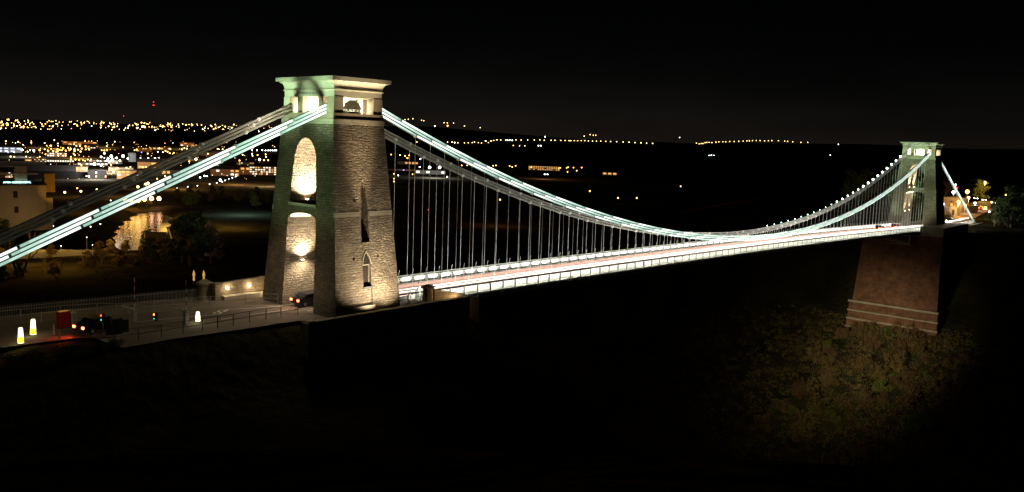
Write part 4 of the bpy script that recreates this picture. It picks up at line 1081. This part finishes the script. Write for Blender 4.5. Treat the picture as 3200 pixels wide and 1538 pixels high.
BW = plain('white clad wall', (.35,.35,.35), .6); SILHOUETTE = plain('dark silhouette wall', (.009,.008,.007), .9, var=.3); BO = plain('ochre brick', (.4,.2,.08), .85, scale=.2)  # near-black wall colour holds the unlit silhouettes
building(830, 548, 62, 30, 17, BO, (WIN_W, WIN_W, WIN_O), 'office block with rows of white windows right beside the large tower', rows=4, cols=12, lit=.75)
building(725, 545, 70, 30, 15, BO, WIN_O, 'orange lit flat building left of the office block', rows=2, cols=7, lit=.3)
building(655, 532, 40, 25, 12, BRICKC, (WIN_W, WIN_O), 'low building with a few lit windows behind the bright chains', rows=2, cols=5)
building(560, 548, 60, 26, 9, BRICKC, WIN_O, 'long shed lit orange between the chains', rows=1, cols=8, roof='gable')
building(470, 528, 50, 26, 14, BO, WIN_O, 'brown gabled warehouse behind the dim chains', rows=2, cols=4, roof='gable', lit=.3)
building(400, 560, 34, 20, 14, BO, (WIN_O, WIN_W), 'tall brick warehouse with vertical lit windows above the road bend', rows=3, cols=5, lit=.7)
building(118, 506, 55, 22, 6, BO, WIN_O, 'long low ochre shed with lit front at the left', rows=1, cols=3, lit=1.1)
building(178, 508, 70, 22, 6, BRICKC, WIN_W, 'long low shed with slanting white roof lights', rows=1, cols=14, lit=1.1)
building(178, 490, 45, 24, 10, BRICKC, WIN_W, 'white windowed block behind the long low sheds', rows=2, cols=8, lit=.7)
building(20, 478, 70, 30, 14, BW, WIN_B, 'blue white lit hall at the far left', rows=2, cols=5, lit=.9)
building(200, 536, 80, 20, 9, BRICKC, WIN_O, 'long building with orange lit arcade below the sheds', rows=1, cols=10, lit=.9)
building(330, 512, 70, 26, 8, BW, (WIN_W, WIN_W, WIN_O), 'brightly lit white yard shed among the floodlights', rows=2, cols=9, lit=.8)
building(290, 518, 60, 26, 6, BW, WIN_W, 'low white shed left of the floodlit yard', rows=1, cols=8, lit=.9)
building(60, 527, 90, 26, 12, SILHOUETTE, None, 'dark wide building below the two yellow lamps at the left')
building(150, 560, 80, 30, 13, SILHOUETTE, None, 'dark round shouldered warehouse right of the hotel', roof='gable')
building(500, 470, 60, 26, 9, BRICKC, WIN_O, 'small lit block on the far flat behind the dim chains', rows=1, cols=6)
building(640, 487, 70, 26, 9, BRICKC, WIN_O, 'low block below the row of white lamps', rows=1, cols=6, lit=.3)
building(250, 455, 90, 26, 10, BO, WIN_O, 'wide brick block in the yellow lamp field', rows=2, cols=7, lit=.4)
building(1700, 533, 90, 26, 12, BRICKC, WIN_O, 'long far building with orange windows above the middle of the chains', rows=3, cols=14, lit=.8)
building(1275, 515, 60, 26, 9, BRICKC, WIN_O, 'far block with orange windows right of the large tower', rows=1, cols=6)
building(1345, 545, 70, 20, 9, BW, WIN_W, 'floodlit far building behind the hanger rods', rows=1, cols=6, lit=.5)
building(1905, 549, 40, 20, 9, BRICKC, WIN_O, 'lone far house with one row of warm windows over the gorge', rows=1, cols=3, lit=.6)
rb = random.Random(77)
for i in range(16):
    px = rb.uniform(0, 850); py = rb.uniform(452, 560)
    building(px, py, rb.uniform(24,60), 20, rb.uniform(6,13), (BRICKC, ROOFC, BO)[i % 3], (WIN_W, WIN_O, WIN_O), 'small dim town building with a few lit windows on the flats at the left', rows=2, cols=rb.choice((4,6,8)), lit=.35, roof='gable' if i % 4 == 0 else None)['group'] = 'small town buildings on the flats'
# pale storage tank
tk = ground_at(413, 506); T_ = empty('storage_tank', tk); tag(T_, 'pale cylindrical storage tank beside the floodlit yard', 'tank')
MB().mat(BW).lathe((0,0,0), [(9,0),(9,22)], 24).build('shell', T_); MB().mat(BW).lathe((0,0,22), [(9.1,0),(8,.8),(.5,1.6)], 24).build('roof', T_)
spot(tk+Vector((-40,-60,8)), tk+Vector((0,0,11)), 90000, (.8,.92,1), 40, .8, 1)
# cottages just below the wall, nearly black
for i, (px, py, w, h_) in enumerate(((540, 818, 9, 4.5), (600, 812, 8, 5.5))):
    p = at_dist(px, py, 175); Q = empty('cottage', p, YAW-pi/2+.3+i*.4); tag(Q, ('dark cottage with steep gables below the road, the left one', 'dark cottage with pale bargeboards below the road, the right one')[i], 'house')
    MB().mat(BRICKC).box(-w/2,w/2,-3,3,-3,h_*.5).build('wall', Q)
    fixn(MB().mat(ROOFC).prism([(-w/2-.4,-3.4,h_*.5),(-w/2-.4,3.4,h_*.5),(-w/2-.4,0,h_*.5+3.6)], (w+.8,0,0)).build('roof', Q))
    for s in (-1, 1): MB().mat(LIME).bar((s*(w/2+.42),-3.5,h_*.5-.1),(s*(w/2+.42),0,h_*.5+3.6), .06,.18).bar((s*(w/2+.42),3.5,h_*.5-.1),(s*(w/2+.42),0,h_*.5+3.6), .06,.18).build('bargeboard', Q)
    MB().mat(BRICKC).box(w/2-1.2,w/2-.4,-.4,.4,h_*.5+2,h_*.5+5).build('chimney', Q)
point(at_dist(600, 770, 168), 90, (.9,.9,1), .3)

# ------------------------------------------------------------------ lamps of the town
Z1 = lambda a, b: (a/5.98, 360+b/5.98)
Z2 = lambda a, b: (430+a/5.98, 440+b/5.98)
Z3 = lambda a, b: (a/2.948, 300+b/2.948)
Z4 = lambda a, b: (1180+a/2.948, 300+b/2.948)
Z5 = lambda a, b: (2000+a/2.948, 380+b/2.948)
Z6 = lambda a, b: (a/2.948, 680+b/2.948)
LAMPS = []      # (px, py, kind, size in photo pixels)
def addl(fn, kind, size, pts):
    for a, b in pts: LAMPS.append((*fn(a, b), kind, size))
addl(Z1, 'y', 3.4, [(110,485),(340,500),(585,510),(835,520),(1015,465),(1080,530),(1590,485),(2145,495),(1385,543),(1690,562),(1430,575),(835,638),(958,630),(1115,650),(1160,655),(1272,610),(1455,645),(1605,640),(1900,655),(1995,580),(2300,600),(2475,712),(2515,657),(267,780),(488,775),(742,777),(700,800),(1325,780),(1550,845),(1590,855),(850,730),(1375,720),(1400,750),(1315,970),(2437,968),(2440,1120),(1050,690),(1640,830)])
addl(Z1, 'o', 4.8, [(950,572),(1495,578),(1598,582),(740,655),(900,668),(992,675),(1075,640),(1075,675),(1180,620),(1230,665),(1300,650),(1320,630),(1390,640),(1393,670),(1528,625),(1665,640),(1505,680),(1950,660),(2000,652),(2555,645),(200,775),(1325,828),(1410,830),(1480,840),(808,962),(1000,975),(1520,935),(1545,1005),(2075,930),(2200,995),(2365,985)])
addl(Z1, 'y', 6.2, [(2120,1062),(2340,1060),(2545,1045),(1950,715)])
addl(Z1, 'w', 6.0, [(415,650),(630,660),(2180,800),(2390,810),(1890,780),(2020,810),(1890,940),(665,985),(2240,850),(2000,850)])
addl(Z1, 'w', 9.5, [(2080,770),(2300,765),(1765,915),(2100,840)])
addl(Z1, 'w', 3.0, [(560,655),(517,687),(265,690),(1950,800),(1820,850),(1880,860),(1700,830)])
addl(Z1, 'b', 5.0, [(15,665),(150,690)])
addl(Z1, 'r', 2.2, [(2310,15)])
addl(Z2, 'y', 4.0, [(228,135),(410,143),(612,153),(520,190),(560,205),(600,232),(676,226),(828,160),(875,138),(922,147),(1005,163),(1028,150),(835,230),(1315,243),(1497,152),(1523,167),(1590,160),(1483,197),(1962,262),(2140,243),(2148,280),(2243,265),(2393,255),(2400,303),(190,240),(515,660),(515,690),(365,710),(160,490),(1500,515)])
addl(Z2, 'o', 4.6, [(965,385),(1905,370),(2363,365),(2440,365),(103,492)])
addl(Z2, 'y', 8.5, [(150,815),(195,795),(5,860)])
addl(Z2, 'w', 5.2, [(55,330),(130,340),(200,330),(235,355),(185,385),(1168,685),(1250,658)])
addl(Z2, 'w', 8.0, [(325,340),(1090,345),(2280,350),(1545,735)])
addl(Z2, 'w', 3.0, [(378,208),(470,212),(798,265),(480,400),(1300,660),(1480,787),(1583,768),(1635,742),(1703,712),(1770,692),(1838,632),(1833,668),(1345,812),(1117,842),(938,862),(737,888)])
addl(Z2, 'w', 3.8, [(2140,178),(2230,178),(2330,178),(2390,180),(2440,180),(2480,180),(2520,180),(2560,180),(2590,180)])
addl(Z2, 'b', 3.6, [(75,215)])
addl(Z3, 'y', 6.8, [(597,888),(745,878),(893,865)])
addl(Z3, 'o', 4.2, [(712,850),(772,1100),(925,1180),(835,1205),(5,1137)])
addl(Z3, 'w', 5.0, [(487,1198)])
addl(Z3, 'w', 3.2, [(1020,963)])
addl(Z6, 'w', 2.2, [(562,262),(853,252),(800,182),(1130,365)])
addl(Z6, 'r', 2.2, [(1080,118),(1250,372)])
addl(Z4, 'y', 2.8, [(645,425),(685,425),(740,432),(800,432),(835,432),(872,430),(892,425),(928,430),(957,435),(1020,430),(1045,415),(1070,410),(1100,405),(1135,405),(1180,405),(1275,405),(1322,405),(1383,405),(1443,405),(1495,405),(1535,408),(1598,408),(1635,408),(1688,410),(1728,410),(1765,412),(1780,412),(1812,412),(1843,412),(1876,412),(1908,412),(1942,414),(1980,416),(2017,416),(2056,416),(2102,418),(2147,420),(2203,422),(2262,424),(2317,426),(2372,430),(2426,432),(2478,435),(2533,437),(252,218),(283,215),(325,210),(405,225),(425,228),(612,247),(642,248),(700,250),(800,277),(945,292),(1903,370),(1958,357),(1987,362),(2010,362),(1250,456),(1308,460),(1357,460),(110,402),(362,425)])
addl(Z4, 'w', 3.6, [(710,430),(995,415),(1197,408),(1218,405),(1240,410),(528,278),(1543,375),(1482,458),(1505,458)])
addl(Z4, 'o', 3.6, [(125,540),(207,545),(253,553),(290,548),(150,718),(150,762),(150,788),(322,722),(775,640),(825,640),(1065,643),(1090,640),(1217,645),(1240,655),(1272,643),(1403,650),(1415,658),(1648,657),(1668,670),(1683,662),(1742,662),(1755,657),(1805,660),(1750,700),(1835,688),(1880,660)])
addl(Z4, 'o', 5.0, [(275,572),(645,275),(1955,877),(2215,940),(2388,940),(1128,955)])
addl(Z4, 'w', 9.5, [(480,658),(572,658)])
addl(Z4, 'w', 4.2, [(388,655),(640,745),(190,732),(395,580),(1540,722),(1565,722)])
addl(Z4, 'b', 4.0, [(240,683)])
addl(Z4, 'r', 2.4, [(465,1050)])
addl(Z5, 'y', 2.7, [(10,197),(62,200),(118,202),(520,200),(545,207),(565,203),(580,203),(600,195),(615,192),(637,192),(663,195),(700,190),(727,187),(763,187),(790,187),(827,184),(868,184),(910,182),(950,180),(985,178),(1008,178),(1036,177),(1072,175),(1106,176),(1148,178),(1183,177),(1215,176),(1275,176),(1333,180),(1360,182),(1408,187),(1483,192),(1545,192)])
addl(Z5, 'w', 2.7, [(365,147),(1828,210),(637,312),(657,310),(680,312),(1753,308)])
addl(Z5, 'o', 4.0, [(375,597)])
rh = random.Random(12)
for i in range(70):
    px = rh.uniform(0, 860)*rh.uniform(.7,1); LAMPS.append((px, rh.uniform(373+px*.022, 398+px*.010), rh.choice('yyyyo'), rh.uniform(2.4,4.2)))
LM = {'y': L_YE, 'o': L_OR, 'w': L_WH, 'b': L_BL, 'r': L_RD}
WORD = {'y': 'warm white', 'o': 'orange', 'w': 'cold white', 'b': 'blue', 'r': 'red'}
for px, py, k, sz in LAMPS:
    big = sz > 5.5
    p = ground_at(px, py, 9.0)
    dist = (p-CAM).length
    r = sz*(.44 if k in 'yo' else .42)*dist/FPX
    g = H(p.x, p.y); hgt = max(2.0, p.z-g)
    mb = MB().mat(STEEL_D).tube((0,0,-hgt-.5),(0,0,-r*.6), .12, n=5); mb.mat(LM[k]).ball((0,0,0), r, 8, 5)
    nm = 'floodlight' if big else 'street_lamp'
    o = mb.build(nm, loc=p, smooth=False)
    where = 'town flats at the left' if px < 900 and py > 418 else 'far hillside at the left' if px < 900 else 'valley behind the chains' if py > 480 else 'far ridge behind the chains'
    tag(o, '%s %s among the lights of the %s' % (WORD[k], 'floodlight' if big else 'street lamp', where), 'lamp', '%s %ss of the %s' % (WORD[k], 'floodlight' if big else 'lamp', where))
# the rest of the hillside lights read as one mass
hm_ = MB().mat(L_YE); hm_.mat(L_OR); hm_.mat(L_WH)
for i in range(190):
    px = 860*rh.random()**1.25; c = math.exp(-((px-120)/160)**2)
    if rh.random() > .45+.55*c and px > 60: px = rh.uniform(0, 860)
    py = rh.uniform(371+px*.025, 403+px*.012); p = ground_at(px, py, 7.0); dist = (p-CAM).length
    hm_.mat(rh.choice((L_YE, L_YE, L_YE, L_OR, L_WH) if py > 392 else (L_YE, L_YE, L_OR))).ball(p, rh.uniform(.6,1.25)*dist/FPX, 6, 4)
o = hm_.build('hillside_lights'); tag(o, 'mass of tiny yellow house and street lights on the far hillside', 'lights', kind='stuff')
tm = MB().mat(L_YE)
for i in range(230):
    px = rh.uniform(0, 860); py = 440+120*rh.random()**1.3; p = ground_at(px, py, 6.0); dist = (p-CAM).length
    tm.mat(rh.choice((L_YE, L_OR, L_OR, L_WH, L_YE))).ball(p, rh.uniform(.35,.85)*dist/FPX, 6, 4)
o = tm.build('town_lights'); tag(o, 'mass of tiny orange and white lights on the town flats at the left', 'lights', kind='stuff')
# red warning lamps on a mast
mp = at_dist(480, 329, 6400); Ms = empty('radio_mast', (mp.x, mp.y, H(mp.x,mp.y))); tag(Ms, 'distant radio mast with red warning lamps above the left hills', 'mast')
hh = mp.z-Ms.location.z
MB().mat(STEEL_D).tube((0,0,-5),(0,0,hh+20), 1.2,.5, n=6).build('pole', Ms)
for dx_, z_ in ((-4,hh),(4,hh),(0,hh+22)): MB().mat(L_RD).ball((dx_,0,z_), 2.4).build('warning_lamp', Ms)

# glow cast by the town's lamps
for px, py, P_, c in ((250,470,4e5,(1,.6,.22)),(330,505,7e5,(1,.85,.6)),(300,520,4e5,(.95,.97,1)),(120,500,2e5,(1,.6,.2)),(70,465,2e5,(.8,.85,1)),(240,560,3e4,(1,.5,.2)),(360,560,3e4,(1,.5,.15)),(430,575,2e4,(1,.55,.15)),
                      (600,475,2e5,(1,.6,.25)),(740,535,2.4e5,(1,.5,.16)),(830,540,2e5,(1,.7,.4)),(560,545,1.5e5,(1,.5,.16)),(540,490,6e4,(1,.75,.5)),(300,600,8e3,(1,.5,.08)),(200,590,8e3,(1,.55,.1)),(250,600,8e3,(1,.55,.1)),
                      (520,625,1.5e4,(1,.62,.1)),(600,632,1.5e4,(1,.62,.1)),(700,640,3e4,(1,.62,.1)),(760,608,3e4,(.5,1,.9)),(1355,525,3e5,(.95,1,1)),(1270,505,1.2e5,(1,.55,.2)),(1700,530,1e5,(1,.5,.2)),(1560,640,1e4,(1,.4,.1)),(1935,620,2e4,(1,.4,.1)),(1995,625,2e4,(1,.4,.1)),(340,500,5e5,(1,.9,.75)),(325,505,4e5,(1,.95,.9)),(120,440,1.5e5,(1,.6,.3)),(330,440,1.5e5,(1,.6,.3)),(560,445,1.2e5,(1,.6,.3))):
    p = ground_at(px, py, 22); d = (p-CAM).length; point(p, P_, c, 6.0)
# lit lawn behind the thicket
lw = MB().mat(plain('lamp lit lawn', (.11,.10,.02), .9, var=.5, scale=.25)); LQ = []
for a_ in range(15):
    for b_ in range(13):
        q = at_dist(-60+a_*26, 800, 165+b_*10); LQ.append((q.x, q.y, H(q.x, q.y)+.15))
lw.add(LQ, [(a_*13+b_, a_*13+b_+1, (a_+1)*13+b_+1, (a_+1)*13+b_) for a_ in range(14) for b_ in range(12)])
o = lw.build('lawn'); tag(o, kind='structure')
# thicket glow: street lamps hidden among the trees below the road
for px, py, dist, P_ in ((60,812,205,1500),(170,812,212,1500),(250,805,205,500),(380,800,215,90),(60,760,150,900),(330,820,165,900),(150,840,140,800),(260,770,185,700),(200,850,130,400),(500,830,215,260)):
    p = at_dist(px, py, dist); p.z = H(p.x, p.y)+6; point(p, P_*3, (1,.55,.12), .4)
# lamps behind the water whose light lies on it
for px, py, sz, k in ((392,646,7,'y'),(410,648,7,'y'),(432,648,8,'y'),(452,650,7,'y'),(474,650,7,'o'),(497,652,9,'o')):
    p = ground_at(px, 654, 0); p.z = -60; r = 2.2
    mb = MB().mat(STEEL_D).tube((0,0,-13),(0,0,-1), .15, n=5); mb.mat(emit('quay lamp %d' % px, (1,.52,.10) if k == 'y' else (1,.48,.24), 20)).ball((0,0,0), r)
    o = mb.build('quay_lamp', loc=p); tag(o, 'golden quay lamp on the far bank above its reflection in the water', 'lamp', 'quay lamps on the far bank')

# the lit road bend in the town
def lit_road(name, pts, z, w):
    mb = MB().mat(plain(name+' surface', (.22,.2,.17), .8))
    for a, b in zip(pts, pts[1:]):
        a, b = Vector((*a, z)), Vector((*b, z)); d = (b-a).normalized(); n = Vector((-d.y, d.x, 0))*w/2; mb.face([a-n, b-n, b+n, a+n])
    o = mb.build(name); tag(o, kind='structure')
    return o
def g2(px, py): p = ground_at(px, py, 1.0); return (p.x, p.y)
for nm, pl in (('town_road', [(265,563),(300,567),(330,571),(365,578)]), ('town_road', [(290,565),(330,562),(366,560)]), ('town_road', [(335,622),(370,619),(405,612)]), ('town_road', [(405,590),(430,588),(452,592)])):
    lit_road(nm, [g2(*q) for q in pl], -70.9, 14)
    for q in pl: p = ground_at(*q, 1.0); p.z = -62; point(p, 1800, (1,.62,.30), .5)

# ------------------------------------------------------------------ lamps behind the distant tower
def wlamp(x, y, z, m, r, P_, c, label, z0=-3.5):
    Q = empty('street_lamp', (x, y, z0)); tag(Q, label, 'lamp', 'lamps behind the distant tower')
    MB().mat(GREYP).tube((0,0,0),(0,0,z-z0), .08,.05, n=6).build('pole', Q); MB().mat(m).ball((0,0,z-z0), r).build('lamp_head', Q, smooth=True)
    if P_: point((x, y-.3, z-.6), P_*3, c, .2)
for px, py, dist, m, r, P_, c, lb in ((3023,599,392,L_OR,.8,5000,(1,.50,.1),'largest orange street lamp behind the distant tower'),(3027,618,392,L_YE,.55,900,(1,.7,.35),'yellow lamp below the largest orange lamp'),(2980,601,345,L_WH,.55,60,(.85,.95,1),'bright white lamp beside the land chain'),
        (2987,577,400,L_WH,.25,0,None,'small white lamp above the land chain'),(2991,587,390,L_RD,.3,0,None,'red lamp above the land chain'),(3047,635,385,L_WH,.42,250,(1,.9,.8),'white globe lamp on a thin pole by the bend'),(2996,631,345,L_OR,.6,2200,(1,.5,.12),'orange lamp behind the near land chain'),
        (2947.5,638,320,L_GR,.42,200,(.7,1,.9),'mint lamp against the edge of the distant tower'),(3143,609,440,L_YE,.3,0,None,'lone lamp at the right edge above the woods'),(3016,642,365,L_OR,.5,900,(1,.55,.2),'orange lamp beside the foot of the land chain'),(3080,649,405,L_OR,.5,600,(1,.4,.1),'orange lamp over the bend'),(3127,645,420,L_WH,.45,200,(1,.95,.9),'white lamp at the end of the bend'),(3092,662,390,L_WH,.35,150,(1,1,1),'white lamp low among the right trees'),(3078,569,455,L_YE,.4,5000,(1,.48,.08),'high lamp beside the orange lit tree')):
    p = at_dist(px, py, dist); wlamp(p.x, p.y, p.z, m, r, P_, c, lb, min(H(p.x,p.y), p.z-2))
point((272, 7, 2.5), 1300, (1,.55,.18), .3); point((292, 9, 3), 2300, (1,.5,.13), .3); point((318, 15, 4), 5000, (1,.5,.1), .3); point((226, -5.5, -1.6), 3000, (1,.97,.9), .2); point((238, -4.8, -1.6), 3000, (1,.97,.9), .2); point((250,-4.4,-1.5), 2000, (1,.95,.85), .2)
point((246, -9.5, -1), 35, (.8,1,.75), .3)
